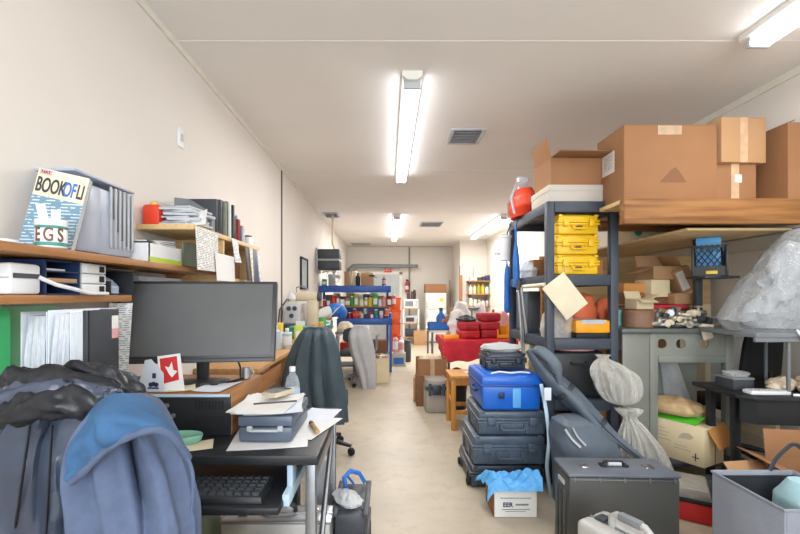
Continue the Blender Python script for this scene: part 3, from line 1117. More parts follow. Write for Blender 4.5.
binder('white binder bulging with bluish sheets next to the green folders', -1.060, -.983, 1.35, .30, 'paper_cool', .5)
binder('pale binder full of loose sheets between white and charcoal binders', -.980, -.915, 1.345, .305, 'paper_cool', .5, 2)
t = thing('binder', 'charcoal binder with a red and green sticker, beside the monitor', 'binder', (-.868, 1.305, .951), 0, 'binders on the filing cabinet')
b = MB(); b.box(-.006, .014, -.075, -.070, 0, .305, .002); b.box(.008, .014, -.075, .06, 0, .305, .002); b.box(-.045, .014, .055, .06, 0, .305, .002)
b.part('cover', 'dark_grey', t)
MB().box(-.044, .006, -.069, .054, .003, .297).part('pages', 'paper_edge', t)
b = MB(); b.box(.014, .0155, .025, .055, .215, .245)
b.part('red_sticker', 'pink', t)
MB().box(.014, .0155, .025, .055, .245, .285).part('white_sticker', 'sticker', t)
o = paper('white printed page hanging from the lower ledge beside the monitor', .085, .28, (-1.02, 1.63, 1.13), 5, 'printed_xy', curl=.004, rx=82)

# ---- ledge B (lower) and ledge A (upper)
for nm, z, lab, dp in (('wall_ledge', 1.30, 'lower brown wood ledge on the left wall, behind the monitor', .205), ('wall_ledge', 1.435, 'upper brown wood ledge on the left wall, under the grey tower', .24)):
    t = thing(nm, lab, 'shelf', (XL, 0, z), 0, 'brown wall ledges')
    if z < 1.4:
        b = MB(); b.prism([(.001, .92), (dp, .92), (dp, 1.655), (.095, 1.665), (.095, 2.40), (.001, 2.40)], -.025, 0, 'Z', bev=.003)
        b.part('board', 'wood_brown', t)
    else:
        MB().box(.001, dp, .92, 2.40, -.025, 0, .004).part('board', 'wood_brown', t)
    for y in (1.0, 1.85, 2.3):
        MB().prism([(.001, -.025), (.11, -.025), (.001, -.10)], y, y + .015, 'Y').part('bracket', 'wood_brown', t)

ZB, ZA = 1.301, 1.436
# printer-like white box
t = thing('label_printer', 'white rounded box with a dark slot at the end of the lower ledge', 'printer', (-1.085, 1.185, ZB))
MB().box(-.09, .09, -.05, .05, 0, .086, .01).part('housing', 'white_plastic', t)
MB().box(.0905, .0925, -.045, .05, .045, .058).part('slot', 'dark_grey', t)
MB().box(-.085, .085, -.052, -.05, .044, .048).part('seam', 'light_grey', t)
t = thing('desk_sorter', 'navy open sorter with tan papers on the lower ledge', 'sorter', (-1.085, 1.325, ZB))
b = MB()
b.box(-.085, .085, .066, .071, 0, .104); b.box(-.085, .085, -.071, -.066, 0, .104); b.box(-.085, -.08, -.07, .07, 0, .104)
for z in (0, .034, .068, .10): b.box(-.085, .085, -.07, .07, z, z + .004)
b.part('frame', 'navy', t)
MB().box(-.07, .083, -.06, .06, .038, .05).part('tan_papers', 'card_light', t)
MB().box(-.07, .06, -.06, .04, .072, .08).part('white_papers', 'paper', t)
t = thing('drawer_unit', 'small white three-drawer unit on the lower ledge', 'drawers', (-1.085, 1.465, ZB))
MB().box(-.085, .078, -.062, .062, 0, .106, .003).part('body', 'light_grey', t)
for k in range(3):
    z = .004 + k * .034
    d = MB().box(.078, .086, -.058, .058, z, z + .031, .002).part('drawer', 'white_plastic', t)
    MB().box(.086, .09, .022, .046, z + .005, z + .026, .002).part('pull', 'black_matte', d)
    MB().box(.086, .0868, -.04, .012, z + .006, z + .025).part('name_card', 'paper', d)
t = thing('letter_tray', 'dark tray with pale blue packets at the end of the lower ledge', 'tray', (-1.085, 1.62, ZB))
b = MB(); b.box(-.085, .085, -.07, .07, 0, .004); b.box(-.085, .085, .066, .07, 0, .09); b.box(-.085, -.081, -.07, .07, 0, .09); b.box(-.085, .085, -.07, -.066, 0, .05); b.box(-.085, .085, -.07, .07, .09, .094)
b.part('frame', 'bezel', t)
lump('packet', '', '', 'pale_blue', [(0, 0, .005, .06, .055), (.0, 0, .03, .065, .055), (0, 0, .055, .04, .04), (0, 0, .065, .02, .02)], parent=t, seed=4, amp=.1)
b = MB(); b.tube([(-.99, 1.22, 1.35), (-.972, 1.26, 1.33), (-.968, 1.33, 1.318), (-.972, 1.40, 1.306), (-.978, 1.5, 1.305)], .006, 8)
b.solo('cable', 'white_plastic', 'white cable curling from the white printer box along the ledge', 'cable')
for i, (m_, dz) in enumerate((('teal', .012), ('paper_cool', .02), ('light_grey', .016), ('pale_blue', .014), ('paper', .016))):
    z0 = sum((.0, .0125, .033, .0495, .064)[i:i + 1])
    magazine(['teal folder at the bottom of the pile above the monitor', 'bluish white folder second in the pile above the monitor', 'grey folder in the middle of the pile above the monitor', 'pale blue folder fourth up in the pile above the monitor', 'white folder topmost of the pile above the monitor'][i], .125, .34, dz, m_, (-1.123, 2.02, ZB + z0), [0, 2, -2, 1, -3][i], 'folder pile above the monitor', 'file_folder', 'folder')

# tower case on the upper ledge
t = thing('computer_tower', 'pale blue-grey computer tower with slotted side on the upper ledge', 'computer', (-1.128, 1.59, ZA))
b = MB(); b.box(-.04, .083, -.165, .165, .012, .255, .01); b.box(.055, .090, -.165, -.03, .012, .25, .012)
b.part('housing', 'tower_grey', t)
b = MB(); b.box(-.046, .092, -.168, .172, .275, .285, .004)
b.part('top_plate', 'tower_grey', t)
b = MB()
for i in range(5):
    y = .03 + i * .027
    h0 = .05 + .10 * (1 - i / 4) ** 2
    b.box(.083, .0865, y, y + .018, h0, .265, .001)
b.part('vent', 'tower_dark', t)
b = MB()
for i in range(6):
    y = .022 + i * .027
    b.box(.083, .091, y, y + .008, .04, .27, .002)
b.part('vent_fin', 'light_grey', t)
for y in (-.13, .13):
    MB().box(-.03, .08, y - .015, y + .015, 0, .012, .003).part('foot', 'dark_grey', t)
# guide book
t = thing('thick_paperback', 'large thick paperback titled BOOK OF, leaning beside the grey tower', 'book', (-1.075, 1.345, ZA), 14, rx=-4)
Ml = Matrix.Rotation(R(11), 4, 'Y')
Ml = Ml @ Matrix.Diagonal((.95, 1, 1.1, 1))
MB().box(-.075, .075, -.002, 0, 0, .235, M=Ml).part('front_cover', 'cream', t)
MB().box(-.075, .075, .0002, .022, .003, .232, M=Ml).part('pages', 'paper_edge', t)
MB().box(-.075, .075, .0222, .024, 0, .235, M=Ml).part('back_cover', 'dark_grey', t)
MB().box(-.075, .075, -.003, -.0021, .012, .155, M=Ml).part('blue_print', 'book_lines', t)
MB().box(-.070, -.035, -.003, -.0021, .218, .232, M=Ml).part('red_print', 'pink', t)
def on_cover(x, z):
    p = Ml @ Vector((x, -.0035, z))
    return (p.x, p.y, p.z)


lettering('BOOK', .066, 'ink', t, on_cover(-.028, .186), (90, 11, 0), sx=.44, bold=.001)
lettering('OF', .066, 'blue', t, on_cover(.027, .186), (90, 11, 0), sx=.42, bold=.001)
lettering('LI', .066, 'ink', t, on_cover(.059, .186), (90, 11, 0), sx=.42, bold=.001)
lettering('NAT', .014, 'ink', t, on_cover(-.052, .225), (90, 11, 0), sx=.9)
# EGS tub
t = thing('wipes_tub', 'white tub lettered EGS with tissues poking out, before the paperback', 'tub', (-.988, 1.262, ZA))
MB().lathe([(.036, 0), (.039, .003), (.039, .07), (.037, .073)], seg=28).part('body', 'white_plastic', t)
MB().lathe([(.0395, .068), (.040, .07), (.040, .082), (.036, .084)], seg=28).part('lid', 'white_plastic', t)
for z0, z1 in ((.006, .016), (.056, .064)):
    MB().lathe([(.0391, z0), (.0394, z0 + .0005), (.0394, z1), (.0391, z1 + .0005)], seg=28).part('teal_band', 'teal', t)
for k, ch in enumerate('EGS'):
    a = R(-14 + 42 * k)
    lettering(ch, .056, 'brown', t, (.0393 * math.sin(a), -.0393 * math.cos(a), .036), (90, 0, math.degrees(a)), bold=.0012, sx=.62, depth=.0008)
b = MB()
b.sheet(lambda u, v: (-.025 + .02 * u - .012 * v, -.012 + .01 * u, .08 + .05 * v), 4, 4, .002)
b.sheet(lambda u, v: (-.004 + .032 * u, .004 + .006 * math.sin(u * 5), .08 + .036 * v), 6, 4, .002)
b.part('tissue', 'paper', t)
b = MB(); b.loft([(0, 0, 0, .045, .03), (0, 0, .008, .05, .033), (.005, 0, .022, .03, .02), (.005, 0, .026, .01, .01)], 20)
b.solo('computer_mouse', 'white_plastic', 'white mouse-shaped gadget at the near end of the upper ledge', 'gadget', (-1.10, 1.23, ZA))
# literature tray + black tray
t = thing('literature_tray', 'white tray with a lime green strip, papers inside, on the upper ledge', 'tray', (-1.065, 1.915, ZA))
b = MB(); b.box(-.08, .08, -.14, .14, 0, .004); b.box(.076, .08, -.14, .14, 0, .08); b.box(-.08, -.076, -.14, .14, 0, .08); b.box(-.08, .08, .136, .14, 0, .08); b.box(-.08, .08, -.14, -.136, 0, .08)
b.part('body', 'white_plastic', t)
MB().box(.0802, .0815, -.14, .14, .002, .024).part('lime_strip', 'lime', t)
b = MB()
for k in range(4): b.box(-.07, .06, -.12, .12, .082 + .006 * k, .086 + .006 * k, M=Matrix.Rotation(R(3 * k - 4), 4, 'X'))
b.part('papers', 'paper', t)
t = thing('letter_tray', 'black document tray tilted behind the lime-striped tray', 'tray', (-1.08, 2.21, ZA + .002))
b = MB()
Mt = Matrix.Rotation(R(0), 4, 'X')
b.box(-.085, .085, -.12, .12, 0, .005, M=Mt); b.box(-.085, -.08, -.12, .12, 0, .12, M=Mt); b.prism([(-.12, 0), (.12, 0), (.12, .10), (.08, .13), (-.12, .12)], .08, .085, 'X'); b.box(-.085, .085, .115, .12, 0, .11)
b.part('body', 'mud_green', t)
b = MB()
for k in range(5): b.box(-.07, .07, -.11, .10, .006 + .018 * k, .016 + .018 * k)
b.part('papers', 'paper_edge_flat', t)

# ---- maple wall shelf
t = thing('wall_shelf', 'maple wall shelf crowded with books and magazines on the left wall', 'shelf', (XL, 2.03, 1.635))
MB().box(.001, .275, 0, 1.03, -.025, 0, .002).part('top_board', 'wood_maple', t)
MB().box(.001, .265, .385, .405, -.235, -.025, .002).part('divider', 'wood_maple', t)
MB().box(.001, .255, 1.0, 1.02, -.235, -.025, .002).part('side_panel', 'wood_maple', t)
MB().box(.001, .255, .385, 1.02, -.255, -.235, .002).part('bottom_board', 'wood_maple', t)
MB().box(.001, .008, .405, 1.0, -.235, -.025).part('back_board', 'wood_maple', t)
ZS = 1.636
t = thing('canister', 'orange canister at the near end of the maple wall shelf', 'canister', (-1.135, 2.085, ZS))
MB().box(-.042, .042, -.03, .03, 0, .10, .014).part('body', 'orange_red', t)
MB().lathe([(.016, .098), (.016, .112)], (.0, 0, 0), 14).part('cap', 'yellow', t)
z = ZS
mags = [('dark_grey', .012), ('paper', .010), ('light_grey', .014), ('blue_grey', .010), ('dark_grey', .013), ('paper_cool', .012), ('mid_grey', .012), ('dark_grey', .010)]
for i, (m_, th) in enumerate(mags):
    magazine('magazine with %s cover, %s up in the sagging pile on the maple shelf' % ({'dark_grey': 'charcoal', 'paper': 'white', 'light_grey': 'light grey', 'blue_grey': 'slate', 'paper_cool': 'bluish', 'mid_grey': 'grey'}[m_], ORD[i]), .15, .21, th, m_, (-1.015 + .012 * (i % 3 - 1), 2.165 + .01 * (i % 2), z), [5, -8, 12, -4, 9, -12, 4, -7][i], 'magazine pile on the maple shelf', bend=0.0)
    z += th + .0005
t = thing('magazine_file', 'grey magazine file with a curved top edge behind the pile', 'file holder', (-1.04, 2.315, ZS))
b = MB()
prof = [(-.1, 0), (.1, 0), (.1, .08), (.05, .13), (-.02, .175), (-.1, .185)]
for y in (-.02, .02): b.prism(prof, y - .002, y + .002, 'Y')
b.box(-.1, .1, -.02, .02, 0, .004); b.box(-.1, -.096, -.02, .02, 0, .185); b.box(.096, .1, -.02, .02, 0, .08)
b.part('holder', 'mid_grey', t)
y = 2.352
bk = [(.035, .19, 'dark_grey', 'thick charcoal'), (.035, .195, 'dark_grey', 'thick slate'), (.03, .19, 'mud_green', 'grey-green'), (.022, .15, 'tan', 'tan'), (.018, .205, 'black_plastic', 'thin black'), (.014, .20, 'paper', 'thin white'), (.018, .205, 'dark_grey', 'thin charcoal'), (.014, .195, 'teal', 'thin teal'), (.018, .2, 'black_plastic', 'tall black'), (.03, .205, 'maroon', 'dark red'), (.03, .14, 'brown', 'short brown'), (.035, .13, 'maroon', 'short wine red'), (.02, .16, 'pale_blue', 'pale blue'), (.03, .10, 'navy', 'small navy'), (.03, .095, 'light_grey', 'small grey'), (.035, .11, 'red_plastic', 'small red')]
for i, (th, hh, m_, c_) in enumerate(bk):
    y += th / 2
    book('%s book, %s from the near end of the row on the maple shelf' % (c_, ORD[i]), th, .16, hh, m_, (-1.02 + .01 * (i % 3), y, ZS), 90, 'books on the maple shelf')
    y += th / 2 + .002
t = thing('magazine_file', 'grey curved book-end standing at the far end of the maple shelf', 'file holder', (-1.04, 2.85, ZS))
b = MB(); b.prism([(-.09, 0), (.09, 0), (.09, .06), (.05, .12), (-.01, .16), (-.09, .165)], -.012, .012, 'Y', bev=.004)
b.part('holder', 'mid_grey', t)
jar('small white pot at the far end of the maple shelf', .03, .075, 'white_plastic', 'dark_grey', (-.97, 2.98, ZS))
o = paper('crumpled white paper hanging over the front edge of the maple shelf', .09, .10, (-.938, 2.11, ZS + .04), 15, 'paper', curl=.02, rx=50)


def hung(label, y0, y1, z0, z1, m_, x=-.909, curl=.01, seed=0, name='hanging_paper'):
    b = MB().sheet(lambda u, v: (x + .004 + curl * v * (1 + math.sin(4 * u + seed)), y0 + (y1 - y0) * u, z1 + (z0 - z1) * v), 10, 8, .0012)
    return b.solo(name, m_, label, 'paper', group='papers hanging from the maple shelf')


hung('large white drawing sheet taped to the front of the maple shelf', 2.02, 2.29, 1.42, 1.625, 'printed_yz')
hung('second white sheet hanging lower, next to the large drawing sheet', 2.22, 2.50, 1.375, 1.52, 'paper', x=-.897)
hung('narrow printed slip hanging from the middle of the maple shelf', 2.49, 2.60, 1.49, 1.63, 'printed_yz', curl=.02)
for i in range(4):
    hung('printed magazine clipped to the far end of the maple shelf, %s in the row' % ORD[i], 2.72 + .085 * i, 2.79 + .085 * i, 1.39, 1.61, ['dark_grey', 'printed_yz', 'blue_grey', 'printed_yz'][i], seed=i * 2, curl=.012, name='hanging_magazine')
small_box('dark box inside the maple shelf behind the hanging sheets', .14, .2, .09, 'dark_grey', (-1.08, 2.6, 1.401))
small_box('tan box inside the maple shelf near its far end', .14, .14, .12, 'card', (-1.08, 2.86, 1.401))

# ================================================================ garments on the near chair
office_chair('black office chair in the foreground hidden under two garments', (-.64, 1.29, 0), 180, seat_h=.46, back_h=1.0, bw=.34)


def sm(a, b_, x):
    x = max(0, min(1, (x - a) / (b_ - a)))
    return x * x * (3 - 2 * x)


def interp(rows, k):
    out = []
    for i in range(len(rows) - 1):
        for j in range(k):
            q = j / k
            p0 = rows[max(i - 1, 0)]; p1 = rows[i]; p2 = rows[i + 1]; p3 = rows[min(i + 2, len(rows) - 1)]
            out.append(tuple(.5 * (2 * b + (c - a) * q + (2 * a - 5 * b + 4 * c - d) * q * q + (-a + 3 * b - 3 * c + d) * q ** 3) for a, b, c, d in zip(p0, p1, p2, p3)))
    out.append(rows[-1])
    return out


def garment_rows(spec, Y, hd, yc):
    rows = []
    for py, l, r in spec:
        x0, x1 = PX(l, Y), PX(r, Y)
        rows.append(((x0 + x1) / 2, yc, PZ(py, Y), (x1 - x0) / 2, hd))
    return rows


# quilted jacket
t = thing('puffer_jacket', 'shiny dark quilted jacket draped over the near chair back', 'jacket')
spec = [(700, -60, 118), (600, -60, 116), (534, -55, 112), (480, -48, 110), (440, -40, 112), (415, -30, 122), (398, -20, 128), (385, -5, 128), (377, 15, 118), (371, 40, 95)]
rows = garment_rows(spec, 1.0, .085, 1.02)
rows[-1] = rows[-1][:4] + (.03,); rows[-2] = rows[-2][:4] + (.06,)
rows = interp(rows, 6)


def dj(u, th):
    fr = 1.0 if math.sin(th) < .3 else .4
    z = u
    v = .20 * math.sin(3.2 * math.cos(th) * 4 + 1.2 * math.sin(5 * z) + .6) + .08 * math.sin(31 * math.cos(th) + 5 * z)
    v += .10 * mnoise.noise(Vector((math.cos(th) * 3, u * 7, 2.0))) + .05 * mnoise.noise(Vector((math.cos(th) * 7, u * 22, 5.0)))
    v += .05 * abs(math.sin(u * 34 + 2.2 * math.cos(th) * 3 + 2 * mnoise.noise(Vector((math.cos(th) * 2, u * 3, 1)))))
    v += .16 * (.3 - abs(mnoise.noise(Vector((math.cos(th) * 6 + u * 2, u * 5, 11.0)))))
    return v * fr * (1 - .6 * sm(.9, 1, u)) * (abs(math.sin(th)) ** .5)


b = MB(); b.loft(rows, 110, n=2.6, disp=dj)
b.part('body', 'nylon', t, smooth=60)


def wr(k, a=.09, f1=21, f2=3):
    def f(u, th):
        q = u + .05 * math.sin(th + k)
        return a * (1.2 * mnoise.noise(Vector((u * 8, math.cos(th) * 1.5, math.sin(th) * 1.5 + k))) + .9 * (.35 - abs(mnoise.noise(Vector((q * 26, math.cos(th), math.sin(th) + k * 3)))) * 1.3) + .5 * math.sin(f1 * q + f2 * th + k))
    return f


def chain(pts, Y0):
    return [W(px, py, Y0 + .03 + dy) for px, py, dy in pts]


def smooth_path(pts, k=6):
    P = [tuple(p) for p in pts]
    return interp(P, k)


def sleeve(pts, rad, k, m_, nm, flat=1.0):
    P = smooth_path(chain(pts, .93), 14)
    rr = [x[0] for x in interp([(r,) for r in rad], 14)]
    MB().tube(P, rr, 28, disp=wr(k, .3), flat=flat).part(nm, m_, t, smooth=60)


sleeve([(-30, 428, 0), (5, 415, -.03), (45, 404, -.045), (85, 404, -.04), (108, 416, -.02)], [.022, .028, .03, .028, .014], 1, 'nylon_dark', 'sleeve')
sleeve([(-30, 412, .0), (5, 398, -.02), (45, 390, -.03), (85, 391, -.02), (118, 402, -.01)], [.022, .026, .026, .024, .014], 2.4, 'nylon', 'sleeve')
sleeve([(-35, 398, .02), (0, 387, 0), (35, 380, -.01), (80, 384, -.01), (118, 394, 0)], [.024, .028, .028, .026, .016], 3, 'nylon_dark', 'sleeve_lining')
sleeve([(-10, 385, .03), (25, 377, .03), (60, 376, .03), (95, 381, .02)], [.014, .02, .02, .012], 4, 'nylon_dark', 'collar_fold')
sleeve([(48, 382, .05), (74, 373, .04), (105, 377, .04), (130, 391, .05), (148, 408, .05)], [.014, .024, .025, .023, .014], 5, 'nylon_dark', 'collar')
sleeve([(85, 428, -.02), (97, 408, -.02), (112, 396, -.01), (124, 393, 0)], [.010, .018, .018, .012], 7, 'nylon', 'lapel')
sleeve([(118, 394, .02), (138, 400, .03), (156, 418, .04), (168, 440, .05)], [.012, .02, .02, .012], 8, 'nylon_dark', 'hem_fold')
b = MB()
for k, (a_, c_) in enumerate(((30, 14), (52, 46), (84, 86))):
    P = smooth_path([W(a_ + (c_ - a_) * q / 4, 425 + 28 * q, .925 - .012 * math.sin(q)) for q in range(5)], 4)
    b.tube(P, .003, 6)
b.part('seam', 'nylon_dark', t)

# hooded sweatshirt over it
t = thing('hooded_sweatshirt', 'heather grey-blue hooded sweatshirt draped over the quilted jacket on the chair', 'sweatshirt')
spec = [(720, 88, 188), (620, 86, 192), (534, 84, 193), (500, 82, 189), (470, 78, 183), (440, 84, 170), (420, 92, 160), (405, 102, 150), (397, 110, 141)]
rows = garment_rows(spec, .935, .075, .945)
rows[-1] = rows[-1][:4] + (.03,); rows[-2] = rows[-2][:4] + (.065,)
rows = interp(rows, 6)


def dh(u, th):
    c = math.cos(th)
    ramp = 1 - .85 * sm(.62, .95, u)
    v = .24 * math.sin(9.5 * c + 1.1 + 1.6 * u) + .09 * math.sin(21 * c + 2.5 * u + 2) - .95 * math.exp(-((c - .42 - .12 * (1 - u)) / .10) ** 2) * sm(.25, .5, u)
    v += .06 * mnoise.noise(Vector((c * 4, u * 5, 8.0)))
    return v * ramp * (abs(math.sin(th)) ** .6)


MB().loft(rows, 130, n=2.5, disp=dh).part('body', 'fleece', t, smooth=70)
# hood: lining bulging forward, hemmed along the rim
top = [(70, 470, .88), (76, 440, .90), (90, 414, .90), (107, 398, .91), (128, 395, .91), (150, 402, .91), (168, 424, .90), (186, 452, .90)]
rim = [(72, 482, .845), (86, 470, .83), (104, 452, .82), (126, 438, .815), (150, 430, .815), (166, 432, .825), (178, 442, .845), (189, 458, .875)]
tp = interp([tuple(W(*p)) for p in top], 5)
rp = interp([tuple(W(*p)) for p in rim], 5)
n_ = len(tp)


def hood(u, v):
    i = min(int(u * (n_ - 1)), n_ - 2)
    q = u * (n_ - 1) - i
    a = Vector(tp[i]).lerp(Vector(tp[i + 1]), q)
    c = Vector(rp[i]).lerp(Vector(rp[i + 1]), q)
    p = a.lerp(c, v)
    bulge = math.sin(PI * v) * math.sin(PI * min(1, u * 1.02)) ** .6
    fold = .012 * math.sin(11 * u + 4 * v) + .009 * math.sin(23 * u - 7 * v) * (1 - .6 * v) - .034 * math.exp(-((u - .27 - .09 * (1 - v)) / .035) ** 2) * sm(.3, .7, v) + .022 * math.exp(-((u - .36 - .10 * (1 - v)) / .05) ** 2)
    p.y -= .028 * bulge + fold * math.sin(PI * v) ** .7
    p.z += .006 * bulge
    return p


MB().sheet(hood, 64, 26, .008).part('hood', 'fleece_blue', t, smooth=70)
MB().tube([Vector(p) + Vector((0, -.002, 0)) for p in rp], .0075, 12, disp=lambda u, th: .1 * math.sin(60 * u)).part('hood_hem', 'fleece_seam', t)
MB().tube(interp([tuple(W(*p)) for p in ((183, 448, .865), (192, 470, .862), (193, 490, .86), (191, 515, .858))], 5), .0035, 8).part('drawstring', 'fleece_seam', t)
# ================================================================ LEFT, FURTHER BACK
# long wooden counter along the left wall
t = thing('work_counter', 'long light wood counter along the left wall behind the black desk', 'counter', (0, 0, 0))
MB().box(XL + .002, -.79, 2.62, 6.25, .82, .85, .004).part('worktop', 'wood_desk', t)
MB().box(XL + .002, -.81, 2.64, 2.68, 0, .82, .003).part('end_panel', 'wood_desk', t)
MB().box(XL + .002, -.81, 6.19, 6.23, 0, .82, .003).part('end_panel', 'wood_desk', t)
MB().box(XL + .002, -.83, 4.3, 4.34, 0, .82, .003).part('divider', 'wood_desk', t)
for z in (.30, .55):
    d = MB().box(-.83, -.806, 2.72, 3.25, z + .01, z + .235, .003).part('drawer', 'wood_brown', t)
    MB().box(-.806, -.79, 2.92, 3.05, z + .12, z + .135, .004).part('handle', 'steel', d)
ZC = .851

# dark coat on the chair further back
office_chair('black office chair under the dark coat, behind the black desk', (-.57, 3.555, 0), 185, seat_h=.48, back_h=1.02, bw=.36)
t = thing('dark_coat', 'dark slate coat draped over the office chair beside the counter', 'coat')
rows = []
for py, l, r in ((424, 288, 348), (400, 283, 346), (375, 284, 342), (350, 291, 338), (336, 298, 333), (330, 302, 329), (327.5, 306, 325)):
    Y = 3.22
    rows.append(((PX(l, Y) + PX(r, Y)) / 2, 3.28, PZ(py, Y), (PX(r, Y) - PX(l, Y)) / 2, .09 if py > 335 else .05))
rows = interp(rows, 5)
MB().loft(rows, 80, n=2.4, disp=lambda u, th: (.22 * math.sin(12 * math.cos(th) + 1.5 * u) + .09 * math.sin(27 * math.cos(th) + 3 * u)) * (1 - .7 * u) * abs(math.sin(th)) ** .5).part('body', 'coat_dark', t, smooth=60)
# pale-covered chair
office_chair('grey office chair covered by a pale sheet, before the blue workbench', (PX(357, 6.2), 6.32, 0), 175, seat_m='dark_grey', seat_h=.5, back_h=.84, bw=.36, arms=True, metal='mid_grey')
t = thing('grey_sheet', 'pale grey sheet draped over the chair by the blue workbench', 'sheet')
rows = []
Y = 6.02
for py, l, r in ((388, 361, 376), (372, 357, 377), (352, 350, 375), (338, 348, 372), (330, 350, 369), (325.5, 355, 365)):
    rows.append(((PX(l, Y) + PX(r, Y)) / 2, 6.03, PZ(py, Y), (PX(r, Y) - PX(l, Y)) / 2, .10 if py > 330 else .05))
MB().loft(interp(rows, 5), 50, n=2.2, disp=lambda u, th: .2 * math.sin(9 * math.cos(th) + 2 * u) * (1 - .7 * u) * abs(math.sin(th)) ** .5).part('cloth', 'sheet_grey', t, smooth=60)

# ---- things on the counter
bottle('pale blue plastic bottle on the counter just right of the monitor', .045, .20, 'pale_blue', 'white_plastic', (-.93, 3.55, ZC))
bottle('clear bottle with a white label beside the pale blue bottle on the counter', .04, .17, 'glass_grey', 'white_plastic', (-.85, 3.62, ZC), band='paper')
jar('squat white jar on the counter behind the bottles', .05, .12, 'white_plastic', 'light_grey', (-1.05, 3.75, ZC))
small_box('yellow carton on the counter behind the monitor edge', .12, .1, .18, 'yellow', (-1.08, 4.15, ZC))
small_box('teal plastic box on the counter behind the dark coat', .2, .2, .12, 'teal', (-.93, 4.5, ZC), lid='teal')
small_box('dark equipment box on the counter beside the teal box', .15, .2, .13, 'dark_grey', (-1.09, 4.78, ZC))
# beige bench machine with an arm
t = thing('bench_machine', 'beige bench machine with a long arm and column on the counter', 'machine', (-1.0, 5.15, ZC), 0)
MB().box(-.15, .17, -.12, .16, 0, .05, .01).part('base', 'beige', t)
MB().box(.03, .15, -.02, .14, .05, .40, .02).part('column', 'beige', t)
b = MB(); b.box(-.16, .15, -.03, .09, .38, .48, .03); b.box(-.18, -.10, -.05, .08, .30, .46, .02)
b.part('arm', 'beige', t)
MB().cyl((-.14, .01, 0), .02, .16, .31).part('spindle', 'steel', t)
MB().lathe([(.05, 0), (.055, .01), (.055, .03), (.05, .04)], seg=20, M=Matrix.Translation((.15, .05, .43)) @ Matrix.Rotation(R(90), 4, 'Y')).part('hand_wheel', 'dark_grey', t)
b = MB(); b.tube([(-.1, .02, .48), (-.1, .02, .54), (-.02, .02, .56), (.03, .02, .52)], .008)
b.part('thread_guide', 'steel', t)
t = thing('meter', 'light grey instrument box with a dial on the counter by the wall', 'instrument', (-1.08, 4.95 - .03, ZC + .14), 0)
bpy.data.objects.remove(t)
t = thing('test_meter', 'light grey instrument box with dials, left of the beige machine', 'instrument', (-1.06, 4.52 + .28, ZC + .131))
MB().box(-.08, .08, -.08, .08, 0, .24, .01).part('housing', 'light_grey', t)
for x, z_ in ((-.03, .17), (.035, .17), (0, .09)):
    MB().lathe([(.026, 0), (.024, .012)], seg=16, M=Matrix.Translation((x, -.08, z_)) @ Matrix.Rotation(R(90), 4, 'X')).part('dial', 'dark_grey', t)
t = thing('desk_lamp', 'thin-armed work lamp reaching over the counter by the wall', 'lamp', (-1.13, 4.36, ZC))
MB().lathe([(.05, 0), (.05, .02), (.02, .03)], seg=18).part('base', 'dark_grey', t)
MB().tube([(0, 0, .03), (.02, .05, .30), (.12, .12, .46)], .008).part('arm', 'dark_grey', t)
MB().lathe([(.055, 0), (.03, .05), (.015, .07)], (.12, .12, .41), 16).part('shade', 'light_grey', t)
t = thing('notice_card', 'small white card standing before the grey instrument box', 'card', (-.95, 4.66, ZC))
MB().box(-.05, .05, -.002, .002, 0, .165).part('card', 'paper', t)
MB().box(-.03, .03, .002, .05, 0, .006).part('foot', 'paper', t)
for i, (x, y, w_, d_, h_, m_, lab) in enumerate((
        (-.86, 5.45, .12, .12, .16, 'green', 'green carton beside the beige machine column on the counter'),
        (-1.10, 5.50, .12, .16, .34, 'card_white', 'tall white carton behind the beige bench machine'),
        (-.90, 4.88, .10, .08, .07, 'mud_green', 'olive tin box in front of the beige bench machine'),
        (-1.10, 3.95, .10, .12, .24, 'light_grey', 'grey upright box by the wall behind the white jar'),
        (-.95, 4.02, .10, .1, .1, 'paper', 'low white carton on the counter behind the bottles'),
        (-.88, 4.22, .08, .08, .15, 'lime', 'lime green packet on the counter behind the dark coat'))):
    small_box(lab, w_, d_, h_, m_, (x, y, ZC), 6 * i - 12, face='paper' if i % 2 else None)
# cloth-covered things, plank, sack
t = thing('covered_crate', 'low crate under a pale sheet at the far end of the counter', 'crate', (-.96, 5.75, ZC))
MB().box(-.2, .2, -.2, .2, 0, .10, .01).part('crate', 'teal', t)
MB().sheet(lambda u, v: (-.215 + .43 * u, -.22 + .42 * v, .105 + .012 * math.sin(7 * u + 3 * v) - .05 * max(0, .12 - v) / .12), 14, 12, .004).part('sheet', 'paper_cool', t)
b = MB().box(-.30, .18, -.05, .05, 0, .03, .003)
b.solo('wood_plank', 'wood_brown', 'short brown plank lying on the sheet-covered crate', 'plank', (-.93, 5.72, ZC + .122), -6)
t = thing('foam_sack', 'white sack with blue printing leaning by the blue workbench', 'sack', (0, 0, 0))
P = [W(311, 321, 6.05), W(322, 314, 6.1), W(332, 310, 6.15), W(338, 309, 6.2)]
MB().tube(smooth_path(P, 5), [.05 + .028 * math.sin(PI * i / 15) for i in range(16)], 18, disp=wr(2, .06)).part('sack', 'paper', t)
P2 = [W(330, 311.2, 6.13), W(335, 310, 6.17), W(340, 311, 6.22), W(344, 318, 6.24)]
MB().tube(smooth_path(P2, 5), [.085, .092, .097, .10, .10, .10, .1, .1, .1, .1, .095, .09, .085, .075, .06, .03], 18, disp=wr(5, .05)).part('printed_end', 'blue', t)
b = MB(); b.tube([W(331, 316, 6.06), W(337, 309, 6.06), W(341, 306, 6.1)], [.012, .02, .012], 10, flat=.4)
b.part('white_stripe', 'paper', t)
b = MB()
b.box(-1.0, -.62, 5.95, 6.4, .85, .985, .01)
small_box('yellow plastic tub on the counter end before the printed sack', .13, .1, .1, 'yellow', (-.87, 5.92, ZC), rz=5)
